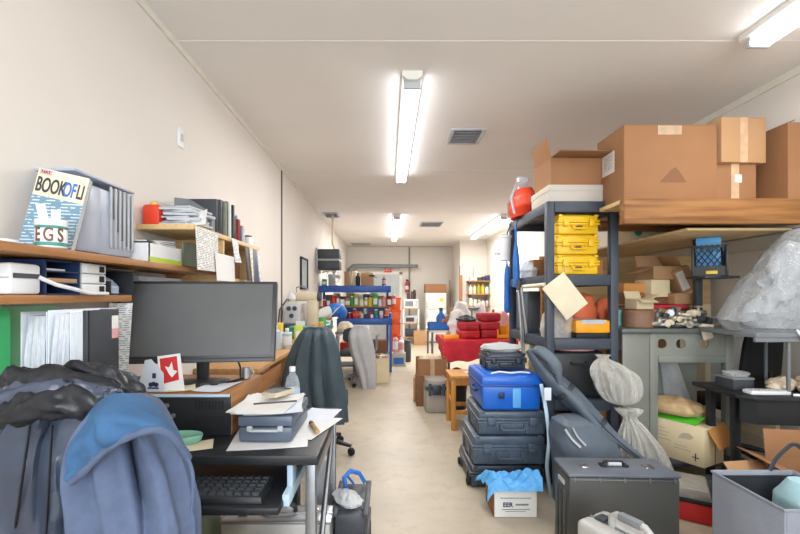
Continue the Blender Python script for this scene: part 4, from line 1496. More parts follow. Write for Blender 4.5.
bottle('pale blue squeeze bottle at the counter end near the yellow tub', .03, .17, 'pale_blue', 'white_plastic', (-.815, 6.1, ZC))
jar('tan jar at the edge of the counter beside the covered chair', .045, .12, 'tan', 'yellow', (-.83, 5.3, ZC))
jar('white jar at the edge of the counter, nearer than the tan jar', .04, .11, 'white_plastic', 'yellow_orange', (-.84, 4.95, ZC))
# pale tool trolley with boxes between coat and chair
t = thing('parts_cart', 'small cart with pale tools between the dark coat and covered chair', 'cart', (-.66, 6.75, 0))
for x in (-.13, .13):
    for y in (-.15, .15):
        MB().box(x - .012, x + .012, y - .012, y + .012, 0, .72, .002).part('leg', 'steel', t)
for z_ in (.2, .7):
    MB().box(-.15, .15, -.17, .17, z_, z_ + .03, .004).part('shelf', 'mid_grey', t)
lump('rag_heap', 'heap of cream rags on the small cart behind the dark coat', 'rags', 'cream', [(0, 0, 0, .12, .12), (0, 0, .05, .13, .13), (0, 0, .13, .08, .08), (0, 0, .16, .02, .02)], (-.66, 6.72, .731), amp=.2, seed=8)
t = carton('open cream bin of scrap on the floor under the blue workbench front', .24, .5, .36, (-.10, 6.62, 0), 0, 'card_cream', open=(None, None, None, None))
lump('scrap_heap', 'dark scrap heaped in the cream bin by the covered chair', 'scrap', 'metal_scrap', [(0, 0, 0, .10, .2), (0, 0, .2, .1, .2), (0, 0, .29, .08, .15), (0, 0, .31, .02, .04)], (-.10, 6.62, .085), amp=.12, seed=9)

# ---- blue workbench with shelves
YB0, YB1 = 7.2, 7.8
t = thing('blue_workbench', 'blue steel workbench with two upper shelves full of supplies', 'workbench', (0, 0, 0))
MB().box(-.86, .075, YB0, YB1, .80, .905, .006).part('bench_top', 'blue_steel', t)
b = MB(); b.box(-1.175, .05, YB0 + .12, YB1, 1.345, 1.46, .006)
b.part('upper_shelf', 'blue_steel', t)
MB().box(-1.175, .05, YB0 + .15, YB1, 1.085, 1.105, .003).part('middle_shelf', 'wood_brown', t)
for x in (-.84, .04):
    MB().box(x - .02, x + .025, YB0 + .01, YB0 + .05, 0, .80, .003).part('leg', 'blue_steel', t)
for x in (-1.165, -.02):
    MB().box(x - .01, x + .03, YB1 - .04, YB1, 0, 1.345, .003).part('rear_post', 'blue_steel', t)
MB().box(-.82, .02, YB1 - .3, YB1 - .04, .905, 1.08, .003).part('riser_panel', 'blue_steel', t)
MB().box(-.84, .04, YB0 + .1, YB1, .25, .28, .003).part('lower_shelf', 'blue_steel', t)
bt = .906
cols = [('red_plastic', 'red'), ('maroon', 'wine'), ('red_plastic', 'red'), ('light_grey', 'grey'), ('navy', 'navy'), ('white_plastic', 'white'), ('blue', 'blue'), ('pink', 'pink'), ('dark_grey', 'charcoal'), ('blue', 'blue')]
random.seed(11)
x = -.80
for i, (m_, c_) in enumerate(cols):
    w_ = [.10, .07, .11, .06, .08, .06, .07, .06, .07, .05][i]
    h_ = [.13, .10, .12, .08, .07, .06, .05, .07, .05, .1][i]
    lab = '%s %s on the blue workbench top, %s from the left' % (c_, ['tool box', 'jar', 'tool box', 'tin', 'box', 'jar', 'box', 'jar', 'tin', 'bottle'][i], ORD[i])
    k = ['b', 'j', 'b', 'j', 'b', 'j', 'b', 'j', 'j', 'o'][i]
    x += w_ / 2
    if k == 'b': small_box(lab, w_, .09, h_, m_, (x, YB0 + .13, bt), lid=m_, group='supplies on the blue workbench top')
    elif k == 'j': jar(lab, w_ / 2, h_, m_, 'white_plastic', (x, YB0 + .13, bt), 'supplies on the blue workbench top')
    else: bottle(lab, w_ / 2, h_, m_, 'white_plastic', (x, YB0 + .13, bt), 'supplies on the blue workbench top')
    x += w_ / 2 + .015
cols = [('red_plastic', 'red', 'j'), ('dark_grey', 'dark', 'b'), ('orange_red', 'orange', 'j'), ('brown', 'brown', 'b'), ('paper', 'white', 'b'), ('tan', 'tan', 'j'), ('green', 'green', 'j'), ('olive', 'olive', 'b'), ('cream', 'cream', 'j'), ('lime', 'lime green', 'j'), ('yellow', 'yellow', 'j'), ('green', 'dark green', 'b'), ('white_plastic', 'white', 'j'), ('pink', 'pink', 'o'), ('maroon', 'wine red', 'b'), ('orange_plastic', 'orange', 'j')]
x = -1.13
for i, (m_, c_, k) in enumerate(cols):
    w_ = .064 + .012 * ((i * 7) % 3)
    h_ = .12 + .03 * ((i * 5) % 4)
    kind = {'j': 'jar', 'b': 'box', 'o': 'bottle'}[k]
    lab = '%s %s on the middle shelf of the blue workbench, %s from the left' % (c_, kind, ORD[i])
    x += w_ / 2
    if k == 'b': small_box(lab, w_, .1, h_, m_, (x, YB0 + .24, 1.106), face='paper', group='supplies on the middle shelf')
    elif k == 'j': jar(lab, w_ / 2, h_, m_, ['white_plastic', 'dark_grey', m_][i % 3], (x, YB0 + .24, 1.106), 'supplies on the middle shelf', band='paper' if i % 2 else None)
    else: bottle(lab, w_ / 2, h_ + .05, m_, 'white_plastic', (x, YB0 + .24, 1.106), 'supplies on the middle shelf')
    x += w_ / 2 + .004
x = -1.10
for i, (m_, c_) in enumerate((('card', 'tan'), ('paper', 'white'), ('brown', 'brown'), ('card_light', 'pale tan'), ('pale_blue', 'pale blue'), ('dark_grey', 'charcoal'), ('cream', 'cream'), ('card_orange', 'orange-tan'))):
    w_ = [.13, .10, .14, .12, .11, .12, .1, .13][i]
    small_box('%s carton at the back of the blue bench middle shelf, %s from the left' % (c_, ORD[i]), w_, .14, [.20, .23, .17, .22, .19, .21, .23, .18][i], m_, (x + w_ / 2, YB0 + .42, 1.106), group='cartons at the back of the middle shelf')
    x += w_ + .012
x = -.80
for i, (m_, c_) in enumerate((('white_plastic', 'white'), ('red_plastic', 'red'), ('navy', 'navy'), ('yellow', 'yellow'), ('light_grey', 'grey'), ('red_plastic', 'dark red'), ('green', 'green'), ('paper', 'pale'), ('orange_plastic', 'orange'))):
    jar('%s jar in the rear row on the blue workbench top, %s from the left' % (c_, ORD[i]), .036, [.15, .12, .16, .13, .16, .12, .15, .14, .16][i], m_, ['white_plastic', 'dark_grey'][i % 2], (x + .04, YB0 + .235, bt), 'rear row of jars on the blue workbench')
    x += .092
# top of the blue shelf
zt = 1.461
YT = YB0 + .3
jar('green pot at the wall end on top of the blue shelf', .05, .12, 'green', 'mint', (-1.11, YT, zt), band='paper')
small_box('beige carton beside the round fan on top of the blue shelf', .12, .12, .2, 'beige', (-.985, YT + .08, zt))
t = thing('desk_fan', 'round silvery caged fan on top of the blue shelf', 'fan', (PX(334, YT), YT - .02, zt))
MB().lathe([(.07, 0), (.07, .015), (.02, .025), (.015, .05)], seg=18).part('base', 'light_grey', t)
Mf = Matrix.Translation((0, 0, .165)) @ Matrix.Rotation(R(90), 4, 'X')
b = MB()
for r_ in (.12, .095, .07, .045):
    b.tube([(r_ * math.cos(2 * PI * k / 24), r_ * math.sin(2 * PI * k / 24), .03) for k in range(24)], .004, 6, closed=True, M=Mf)
for k in range(10):
    a = 2 * PI * k / 10
    b.tube([(.02 * math.cos(a), .02 * math.sin(a), .04), (.12 * math.cos(a), .12 * math.sin(a), .03), (.12 * math.cos(a), .12 * math.sin(a), -.03)], .003, 5, M=Mf)
b.part('cage', 'light_grey', t)
b = MB()
for k in range(4):
    a = 2 * PI * k / 4
    b.prism([(.02, -.015), (.10, -.045), (.105, .03), (.02, .015)], -.003, .003, 'Z', M=Mf @ Matrix.Rotation(a, 4, 'Z') @ Matrix.Rotation(R(20), 4, 'X'))
b.part('blades', 'glass_grey', t)
MB().cyl((0, 0, 0), .03, -.04, .04, 18, M=Mf).part('hub', 'white_plastic', t)
small_box('tan carton right of the round fan on top of the blue shelf', .1, .12, .25, 'card_light', (PX(346, YT) + .02, YT + .05, zt))
bottle('black bottle near the middle of the top blue shelf', .04, .22, 'black_plastic', 'black_plastic', (PX(358, YT), YT, zt))
jar('cream tin behind the black bottle on top of the blue shelf', .06, .26, 'cream', 'cream', (PX(357, YT) - .05, YT + .16, zt))
t = carton('tan open carton at the right half of the top blue shelf', .22, .15, .16, (PX(367, YT), YT + .08, zt), 4, 'card_light', open=(None, 10, 30, 100))
b = MB(); b.tube([(-.06, 0, .01), (0, 0, .015), (.05, .01, .01)], [.01, .022, .012], 8)
b.solo('power_tool', 'black_plastic', 'small black tool resting on the tan open carton', 'tool', (PX(372, YT), YT + .02, zt + .165))
bottle('dark purple bottle at the right end of the top blue shelf', .035, .16, 'navy', 'maroon', (PX(384, YT), YT, zt), band='pink')
# black wall unit
t = thing('wall_heater', 'black two-tier unit mounted high on the left wall in the far corner', 'wall unit', (XL, 7.1, 1.72))
MB().box(.001, .03, -.03, .35, -.05, .36, .004).part('wall_bracket', 'steel', t)
MB().box(.03, .39, 0, .3, .18, .34, .012).part('upper_unit', 'dark_grey', t)
MB().box(.03, .39, 0, .3, 0, .15, .012).part('lower_unit', 'dark_grey', t)
MB().box(.03, .38, .01, .29, .15, .18, .003).part('gap_plate', 'light_grey', t)
# below the bench
small_box('red box under the left end of the blue workbench', .25, .25, .2, 'red_plastic', (-.7, 7.5, .281))
carton('brown carton on the low shelf of the blue workbench', .26, .3, .24, (-.16, 7.45, .281), 5, 'card_dark')
jar('white tub on the low shelf behind the covered chair', .09, .2, 'white_plastic', 'white_plastic', (-.38, 7.42, .281))

# ---- orange crates stack and box with bottles at the aisle
for i in range(5):
    t = thing('orange_bin', 'orange stacking bin beside the blue workbench, %s' % ['lowest of the tall stack', 'second from the floor', 'third from the floor', 'fourth from the floor', 'topmost of the stack'][i], 'bin', (.14, 8.55, .25 * i), 0, 'stack of orange bins')
    b = MB()
    b.frustum(.19, .26, .22, .30, 0, .24, .008)
    b.part('body', 'orange_plastic', t)
    MB().box(-.118, .118, -.158, .158, .225, .248, .005).part('rim', 'orange_red', t)
t = small_box('white carton with a blue panel on the floor at the aisle end', .26, .22, .24, 'card_white', (PX(398.5, 7.9), 7.95, 0), face='blue')
bottle('pink spray bottle standing on the blue-panelled carton', .05, .34, 'pink', 'red_plastic', (PX(395.5, 7.9), 7.92, .241), band='paper')
bottle('white bottle with red label on the blue-panelled carton', .05, .28, 'white_plastic', 'white_plastic', (PX(401.5, 7.9), 7.95, .241), band='pink')
jar('dark tub on the floor behind the blue-panelled carton', .09, .42, 'dark_grey', 'dark_grey', (.36, 8.4, 0))

# ---- back wall: microwave rack, fridge
YM = 11.7
t = thing('microwave_rack', 'slim wooden rack holding a microwave against the back wall', 'rack', (.62, YM, 0))
for x in (-.20, .20):
    for y in (-.16, .2):
        MB().box(x - .02, x + .02, y - .02, y + .02, 0, .93, .003).part('post', 'white_paint', t)
for z_ in (.15, .52, .92):
    MB().box(-.22, .22, -.18, .22, z_, z_ + .025, .003).part('shelf', 'wood_desk', t)
t = thing('microwave', 'white microwave on top of the slim rack by the back wall', 'microwave', (.62, YM, .946))
MB().box(-.2, .2, -.15, .18, 0, .24, .01).part('housing', 'white_plastic', t)
MB().box(-.19, .09, -.158, -.15, .02, .22, .004).part('door', 'white_plastic', t)
MB().box(-.16, .06, -.161, -.158, .05, .19).part('door_window', 'mid_grey', t)
MB().box(.11, .19, -.156, -.15, .03, .21).part('control_panel', 'light_grey', t)
t = thing('toaster_oven', 'small pale oven on the middle shelf of the slim rack', 'oven', (.62, YM, .546))
MB().box(-.17, .17, -.14, .14, 0, .2, .01).part('housing', 'light_grey', t)
MB().box(-.14, .08, -.146, -.14, .04, .15).part('door_window', 'dark_grey', t)
small_box('dark box on the lowest shelf of the slim rack', .3, .25, .2, 'dark_grey', (.62, YM, .176))
for i, (x, m_) in enumerate(((.55, 'dark_grey'), (.66, 'brown'), (.72, 'black_plastic'))):
    jar(['grey tin on the microwave, nearest the door', 'brown jar on the microwave, in the middle', 'black jar on the microwave, nearest the fridge'][i], .04, .17 + .04 * i, m_, 'dark_grey', (x, YM, 1.187), 'jars on the microwave')
t = thing('fire_extinguisher', 'red fire extinguisher on the back wall above the microwave', 'extinguisher', (PX(407, 12.4), 12.42, 1.38))
MB().lathe([(.05, 0), (.055, .02), (.055, .24), (.02, .30), (.02, .32)], seg=16).part('cylinder', 'red_plastic', t)
MB().lathe([(.0555, .08), (.056, .081), (.056, .18), (.0555, .181)], seg=16).part('paper_label', 'paper', t)
MB().box(-.03, .03, -.03, .03, .32, .37, .005).part('valve', 'black_plastic', t)
MB().tube([(.03, 0, .34), (.07, 0, .28), (.06, 0, .1)], .01).part('hose', 'black_plastic', t)
MB().box(-.02, .02, .05, .08, .05, .3).part('wall_hook', 'steel', t)
t = thing('fridge', 'white refrigerator against the back wall', 'fridge', (PX(436, 11.7), 11.95, 0))
MB().box(-.28, .28, -.22, .28, .02, 1.36, .012).part('cabinet', 'white_paint', t)
d = MB().box(-.28, .28, -.255, -.222, .92, 1.355, .012).part('freezer_door', 'white_paint', t)
MB().box(-.26, -.235, -.285, -.255, .95, 1.12, .006).part('handle', 'light_grey', d)
d = MB().box(-.28, .28, -.255, -.222, .04, .90, .012).part('main_door', 'white_paint', t)
MB().box(-.26, -.235, -.285, -.255, .65, .88, .006).part('handle', 'light_grey', d)
MB().box(.1, .2, -.257, -.255, 1.12, 1.22).part('note', 'yellow', t)
carton('tan carton lying on top of the white refrigerator', .58, .4, .24, (PX(436, 11.7), 11.93, 1.362), 0, 'card')
carton('tan carton on the floor between microwave rack and refrigerator', .32, .35, .36, (PX(420, 11.2), 11.3, 0), 0, 'card_light')

# ---- shelves on the projecting wall
YJ = 10.82
t = thing('wall_rack', 'three-level wall rack with jars on the far projecting wall', 'rack', (0, 0, 0))
x0, x1 = PX(468, YJ), PX(505, YJ)
MB().box(PX(461, YJ), PX(464, YJ), 11.04, 11.095, 1.0, PZ(275, 11)).part('wooden_post', 'wood_brown', t)
for z_ in (1.66, 1.33, 1.02):
    MB().box(x0, x1, YJ - .12, 11.095, z_ - .03, z_, .003).part('shelf', 'wood_brown', t)
    MB().box(x0 + .05, x0 + .08, YJ, 11.095, z_ - .10, z_ - .03).part('bracket', 'dark_grey', t)
    MB().box(x1 - .08, x1 - .05, YJ, 11.095, z_ - .10, z_ - .03).part('bracket', 'dark_grey', t)
sets = {1.66: [('light_grey', 'grey box', .1, .1, 'b'), ('cream', 'cream tower box', .07, .33, 'b'), ('dark_grey', 'charcoal box', .09, .08, 'b'), ('black_plastic', 'black jar', .08, .12, 'j'), ('navy', 'navy box', .09, .13, 'b'), ('teal', 'wide green box', .22, .14, 'b')],
        1.33: [('cream', 'cream bottle', .08, .24, 'o'), ('cream', 'ivory bottle', .08, .22, 'o'), ('olive', 'olive bottle', .09, .25, 'o'), ('yellow', 'yellow bottle', .09, .25, 'o'), ('white_plastic', 'white jar', .09, .2, 'j'), ('green', 'green jar', .10, .2, 'j'), ('white_plastic', 'white tub', .09, .16, 'j'), ('light_grey', 'grey jar', .1, .17, 'j')],
        1.02: [('cream', 'cream jar', .09, .2, 'j'), ('white_plastic', 'white jar', .09, .2, 'j'), ('olive', 'olive jar', .08, .16, 'j'), ('cream', 'ivory tub', .09, .14, 'j'), ('light_grey', 'grey jar', .08, .14, 'j'), ('yellow', 'yellow tin', .09, .16, 'j'), ('orange_red', 'orange-red jar', .08, .2, 'j')]}
for z_, L in sets.items():
    x = x0 + .03
    for i, (m_, c_, w_, h_, k) in enumerate(L):
        lab = '%s on the %s shelf of the far wall rack' % (c_, {1.66: 'top', 1.33: 'middle', 1.02: 'bottom'}[z_])
        x += w_ / 2
        g = 'supplies on the far wall rack'
        if k == 'b': small_box(lab, w_, .14, h_, m_, (x, YJ, z_ + .001), group=g)
        elif k == 'j': jar(lab, w_ / 2, h_, m_, 'white_plastic' if m_ != 'white_plastic' else 'green', (x, YJ, z_ + .001), g)
        else: bottle(lab, w_ / 2, h_, m_, 'yellow', (x, YJ, z_ + .001), g)
        x += w_ / 2 + .015
b = MB(); b.tube([(0, -.25, 0), (0, .02, 1.7)], .015)
b.solo('broom_handle', 'tan', 'long thin pole leaning against the back wall by the refrigerator', 'pole', (PX(452, 12), 12.40, 0.02))
# ================================================================ MIDDLE, RIGHT OF THE AISLE
# far table with blue bins
def table(label, x0, x1, y0, y1, z, top_m, leg_m='steel', name='table'):
    t = thing(name, label, 'table', (0, 0, 0))
    MB().box(x0, x1, y0, y1, z - .03, z, .005).part('tabletop', top_m, t)
    for x in (x0 + .04, x1 - .04):
        for y in (y0 + .04, y1 - .04):
            MB().tube([(x, y, 0), (x, y, z - .03)], .018, 8).part('leg', leg_m, t)
    return t


table('white table behind the red-covered one, piled with bins and bags', .66, 1.95, 6.75, 7.6, .74, 'white_paint')
zt = .741
t = thing('blue_bin', 'low blue parts bin at the corner of the white table', 'bin', (PX(438, 6.9), 6.92, zt), 0)
b = MB()
b.box(-.16, .16, -.1, .1, 0, .008); b.box(-.16, .16, -.1, -.092, 0, .12); b.box(-.16, .16, .092, .1, 0, .12); b.box(-.16, -.152, -.1, .1, 0, .12); b.box(.152, .16, -.1, .1, 0, .12)
b.part('body', 'blue', t)
b = MB()
for i in range(7): b.box(-.14 + .04 * i, -.12 + .04 * i, -.08, .08, .01, .13, .004)
b.part('contents', 'navy', t)
small_box('tan carton standing behind the blue parts bin', .12, .12, .22, 'card_light', (PX(450, 7.05), 7.1, zt))
t = thing('blue_bin', 'blue and white jug standing behind the low blue bin', 'jug', (PX(441, 7.3), 7.3, zt))
MB().loft([(0, 0, 0, .08, .08), (0, 0, .18, .085, .08), (0, 0, .26, .03, .03), (0, 0, .30, .03, .03)], 20).part('body', 'blue', t)
MB().tube([(.08, 0, .08), (.13, 0, .12), (.12, 0, .2), (.06, 0, .24)], .012).part('handle', 'white_plastic', t)
MB().cyl((0, 0, 0), .033, .30, .34, 14).part('cap', 'dark_grey', t)
lump('plastic_bag', 'big white plastic bag piled on the white table near the fridge', 'bag', 'paper', [(0, 0, 0, .17, .12), (0, 0, .12, .19, .13), (0, 0, .28, .13, .1), (0, 0, .40, .09, .06), (0, 0, .44, .02, .02)], (PX(461, 7.1), 7.12, zt), amp=.2, seed=11)
t = thing('lamp_shade', 'grey upturned dish lamp on the white table among the bags', 'lamp', (PX(473, 7.2), 7.3, zt))
MB().tube([(0, 0, 0), (0, 0, .29)], .015).part('stand', 'mid_grey', t)
MB().lathe([(.03, .29), (.10, .31), (.14, .35), (.13, .355), (.02, .31)], seg=24).part('dish', 'mid_grey', t)
t = thing('tub', 'white tub with a broad blue band on the white table', 'tub', (PX(485, 7.0), 7.05, zt))
MB().lathe([(.085, 0), (.09, .01), (.085, .17), (.09, .18), (.085, .2)], seg=22).part('body', 'white_plastic', t)
MB().lathe([(.0905, .03), (.0915, .031), (.0895, .13), (.0885, .131)], seg=22).part('blue_band', 'blue', t)
lump('plastic_bag', 'peaked white bag behind the blue-banded tub', 'bag', 'paper', [(0, 0, 0, .11, .1), (0, 0, .2, .12, .1), (0, 0, .36, .05, .05), (0, 0, .44, .01, .01)], (PX(481, 7.3), 7.36, zt), amp=.18, seed=12)
bottle('white bottle with a red cap right of the blue-banded tub', .05, .32, 'white_plastic', 'red_plastic', (PX(494, 7.0), 7.05, zt), band='pink')
lump('plastic_bag', 'pinkish white bag at the right end of the white table', 'bag', 'pink', [(0, 0, 0, .14, .12), (0, 0, .12, .15, .12), (0, 0, .25, .08, .07), (0, 0, .30, .02, .02)], (PX(503, 7.0), 7.0, zt), amp=.18, seed=13)
lump('duffel_bag', 'dark bag on the floor under the blue parts bin', 'bag', 'bag_dark', [(0, 0, 0, .16, .14), (0, 0, .18, .17, .15), (0, 0, .3, .10, .08), (0, 0, .33, .02, .02)], (PX(432, 6.3), 6.38, 0), amp=.12, seed=14)

for i, (px, Y, w_, d_, h_, m_, lab) in enumerate((
        (453, 7.35, .12, .1, .34, 'card_light', 'tall tan carton at the back of the white table near the refrigerator'),
        (466, 6.86, .16, .1, .13, 'paper', 'white carton at the front of the white table before the big bag'),
        (476, 6.85, .12, .1, .12, 'brown', 'brown carton at the front of the white table before the dish lamp'),
        (478, 7.45, .16, .1, .30, 'card_white', 'pale upright carton at the back of the white table behind the peaked bag'),
        (497, 7.35, .12, .1, .26, 'maroon', 'dark red carton behind the red-capped bottle on the white table'),
        (445, 7.1, .08, .08, .16, 'orange_plastic', 'small orange carton beside the blue jug on the white table'))):
    small_box(lab, w_, d_, h_, m_, (PX(px, Y), Y, zt), 5 * i - 10, face=None if i % 2 else 'sticker')
# red-covered table
t = table('trestle table covered with a red cloth beside the aisle', .72, 1.62, 5.34, 6.1, .735, 'white_paint')
t = thing('red_tablecloth', 'crumpled red cloth hanging over the front of the trestle table', 'tablecloth', (0, 0, 0))
cx0, cx1, cy0, cy1, cz = .682, 1.63, 5.31, 6.12, .741


def cloth(u, v):
    x = cx0 + (cx1 - cx0) * u
    if v < .45:
        q = v / .45
        drop = .25 + .015 * math.sin(9 * u) + .01 * math.sin(23 * u)
        return (x + .008 * math.sin(30 * q), cy0 - .012 - .016 * math.sin(26 * u + 2 * q) * (1 - q), cz - drop * (1 - q))
    q = (v - .45) / .55
    return (x, cy0 + (cy1 - cy0) * q, cz + .004 * math.sin(9 * u + 3 * q))


MB().sheet(cloth, 70, 30, .006).part('front_drape', 'red_cloth', t, smooth=60)


def cloth2(u, v):
    y = cy0 + (cy1 - cy0) * u
    return (cx0 + .002 - .014 * math.sin(15 * u) * v * u, y, cz - (.06 + .2 * (1 - u)) * v)


MB().sheet(cloth2, 30, 10, .006).part('side_drape', 'red_cloth', t, smooth=60)
for i, (px, n, Y) in enumerate(((469, 2, 5.5), (489.5, 3, 5.55))):
    for k in range(n):
        t = thing('red_bag', '%s red padded equipment bag in the %s stack on the red table' % (['lowest', ('upper' if n == 2 else 'middle'), 'topmost'][k], ['near-aisle', 'right-hand, taller'][i]), 'bag', (PX(px, Y), Y + .09, .747 + .108 * k), [3, -2, 4][k], 'red padded bags on the red table')
        MB().box(-.125, .125, -.15, .15, 0, .104, .022, seg=3).part('body', 'red_plastic' if (k == 0 and i == 0) else 'red_bag', t)
        b = MB(); b.box(-.126, .126, -.151, .151, .062, .070, .002)
        b.part('zip', 'maroon', t)
        b = MB(); b.tube([(-.05, -.15, .04), (-.05, -.165, .035), (.05, -.165, .035), (.05, -.15, .04)], .007)
        b.part('handle', 'maroon', t)
lump('rag_heap', 'grey rags heaped on the shorter stack of red bags', 'rags', 'dark_grey', [(0, 0, 0, .12, .12), (0, 0, .025, .13, .13), (0, 0, .05, .08, .08), (0, 0, .06, .02, .02)], (PX(468, 5.5), 5.58, .967), amp=.2, seed=15)
lump('plastic_bag', 'milky plastic bag sitting behind the shorter stack of red bags', 'bag', 'paper', [(0, 0, 0, .12, .1), (0, 0, .15, .13, .1), (0, 0, .30, .09, .07), (0, 0, .36, .02, .02)], (PX(459, 5.9), 5.97, .747), amp=.2, seed=16)
small_box('flat yellow box on the red cloth at the aisle corner', .19, .12, .05, 'yellow_orange', (PX(450, 5.5), 5.46, .747), 4)
t = thing('letter_rack', 'orange-yellow open rack on the red table by the blue straps', 'rack', (PX(505, 5.4), 5.5, .747))
b = MB(); b.box(-.075, .075, -.06, .06, 0, .012, .003)
for x in (-.07, .07): b.prism([(-.06, 0), (.06, 0), (.06, .17), (.03, .17), (-.06, .06)], x - .006, x + .006, 'X')
b.box(-.07, .07, .05, .062, 0, .16, .003); b.box(-.07, .07, -.06, -.05, 0, .05, .003)
b.part('body', 'yellow_orange', t)

# boxes by the aisle under the red table front
t = carton('open tan carton heaped with packing, in front of the red-covered table', .34, .26, .20, (PX(432, 5.02), 5.14, .352), 2, 'card', open=(None, None, None, None), tape='front')
lump('packing_heap', 'crumpled white packing filling the open tan carton by the aisle', 'packing', 'crumple', [(0, 0, 0, .14, .10), (0, 0, .15, .15, .105), (0, 0, .22, .12, .08), (0, 0, .24, .03, .03)], (PX(432, 5.02), 5.14, .357), amp=.1, seed=17)
carton('closed carton supporting the packing-filled carton by the aisle', .36, .26, .35, (PX(432, 5.02), 5.14, 0), 0, 'card_dark')
carton('small tan carton on the floor at the aisle, left of the grey chest', .145, .2, .29, (PX(419, 5.3) + .005, 5.34, 0), -4, 'card_light')
rugged_case('taupe storage chest with a dark front latch on the aisle floor', .25, .28, .37, 'case_grey', 'case_darker', (PX(436.5, 4.75), 4.86, 0), 0, ribs=0, split=.72, handle=False, name='storage_chest')
t = thing('chest_strap', 'wide dark clasp band on the taupe storage chest', 'clasp')
bpy.data.objects.remove(t)
for o in [o for o in bpy.data.objects if o.name.startswith('storage_chest')]:
    b = MB(); b.box(-.127, .127, -.1425, -.14, .255, .295, .002); b.box(-.05, .05, -.156, -.141, .20, .31, .006)
    b.part('clasp', 'case_darker', o)
lump('duffel_bag', 'black soft bag standing between the taupe chest and the wooden stool', 'bag', 'black_matte', [(0, 0, 0, .10, .12), (0, 0, .3, .11, .13), (0, 0, .42, .07, .08), (0, 0, .46, .02, .02)], (.80, 4.98, 0), amp=.1, seed=18)

# wooden stool
t = thing('wooden_stool', 'honey-coloured wooden stool behind the stack of hard cases', 'stool', (.79, 4.3, 0))
MB().box(-.19, .19, -.19, .19, .49, .525, .006).part('seat', 'wood_orange', t)
for x in (-.16, .16):
    for y in (-.16, .16):
        MB().box(x - .022, x + .022, y - .022, y + .022, 0, .49, .004).part('leg', 'wood_orange', t)
for y in (-.16, .16):
    MB().box(-.14, .14, y - .01, y + .01, .15, .19, .003).part('stretcher', 'wood_orange', t); MB().box(-.14, .14, y - .01, y + .01, .43, .488, .003).part('apron', 'wood_orange', t)
for x in (-.16, .16):
    MB().box(x - .01, x + .01, -.14, .14, .24, .28, .003).part('stretcher', 'wood_orange', t); MB().box(x - .01, x + .01, -.14, .14, .43, .488, .003).part('apron', 'wood_orange', t)
paper('white note paper lying on the wooden stool', .14, .2, (.84, 4.25, .526), 10)

# ---- stack of hard cases
YS = 2.88
rugged_case('dark wheeled hard case at the bottom of the tall stack', .50, .46, .155, 'case_darker', 'case_darker', (.80, YS + .24, 0), 0, wheels=True, group='tall stack of hard cases')
rugged_case('slate hard case second from the floor in the tall stack', .50, .46, .20, 'case_dark', 'case_dark', (.815, YS + .235, .156), 0, group='tall stack of hard cases')
rugged_case('slate hard case directly under the blue one in the stack', .47, .44, .165, 'case_dark', 'case_dark', (.835, YS + .225, .357), 0, group='tall stack of hard cases')
t = thing('blue_case', 'bright blue lidded case on top of the dark hard-case stack', 'case', (.832, YS + .25, .523), 0, 'tall stack of hard cases')
b = MB(); b.frustum(.385, .47, .405, .49, 0, .165, .018)
b.part('body', 'case_blue', t)
b = MB(); b.frustum(.412, .498, .40, .485, .168, .235, .016); b.box(-.17, .17, -.20, .20, .23, .245, .008)
b.part('lid', 'case_blue', t)
b = MB(); b.box(-.208, .208, -.251, .251, .158, .174, .006)
b.part('rim', 'case_blue_trim', t)
MB().box(-.09, -.05, -.252, -.24, .08, .125, .006).part('latch', 'navy', t)
b = MB(); b.box(.005, .06, -.2462, -.235, .02, .15, .002)
b.part('blank_panel', 'sky_blue', t)
b = MB(); b.tube([(-.198, -.12, .12), (-.222, -.11, .11), (-.222, .02, .11), (-.198, .03, .12)], .010)
b.part('side_handle', 'navy', t)
zc = .523 + .2465
rugged_case('small black hard case sitting on the blue case', .29, .26, .125, 'case_darker', 'black_plastic', (.83, YS + .26, zc), 0, ribs=3)
lump('folded_cloth', 'folded grey cloth on the small black case above the blue case', 'cloth', 'sheet_grey', [(0, 0, 0, .12, .10), (0, 0, .02, .14, .12), (0, 0, .04, .12, .1), (0, 0, .05, .04, .04)], (.83, YS + .27, zc + .1255), amp=.12, seed=19)
b = MB(); b.tube([(0, 0, 0), (.06, .02, .008), (.13, -.01, .004), (.2, .02, .006), (.26, .0, .004)], .006, 6)
b.solo('loose_cable', 'white_plastic', 'white cord lying along the front of the blue case lid', 'cord', (.70, YS + .03, zc + .0005))

# EER box with blue plastic on top
t = carton('brown carton with a white EER front on the aisle floor before the stack', .25, .22, .165, (PX(516, 2.5), 2.62, 0), 0, 'card')
MB().box(-.123, .123, -.1115, -.11, .004, .16).part('white_front', 'paper', t)
lettering('EER', .036, 'navy', t, (-.045, -.1125, .075), depth=.0006, sx=1.0, bold=.0012)
b = MB(); b.box(.0, .075, -.113, -.1115, .072, .082); b.box(-.09, .09, -.113, -.1115, .113, .117); b.box(-.08, .085, -.113, -.1115, .047, .051); b.box(-.06, .06, -.113, -.1115, .036, .039)
b.part('printed_lines', 'ink_grey', t)


def blue_bag(u, v):
    x = -.165 + .32 * u + .02 * math.sin(5 * v)
    y = -.13 + .26 * v
    z = .006 + .055 * math.sin(PI * min(1, v * 1.1)) * (.55 + .45 * math.sin(7 * u + 1.5)) + .014 * math.sin(23 * u + 9 * v) + .01 * math.sin(31 * v)
    z -= .02 * max(0, .06 - v) / .06
    z -= .05 * max(0, .12 - u) / .12
    return (x, y, max(z, .004) if u > .12 else z)


MB().sheet(blue_bag, 36, 24, .002).solo('plastic_bag', 'sky_blue', 'crumpled sky-blue plastic bag lying on the EER carton', 'bag', (PX(512, 2.55), 2.60, .168), smooth=30)

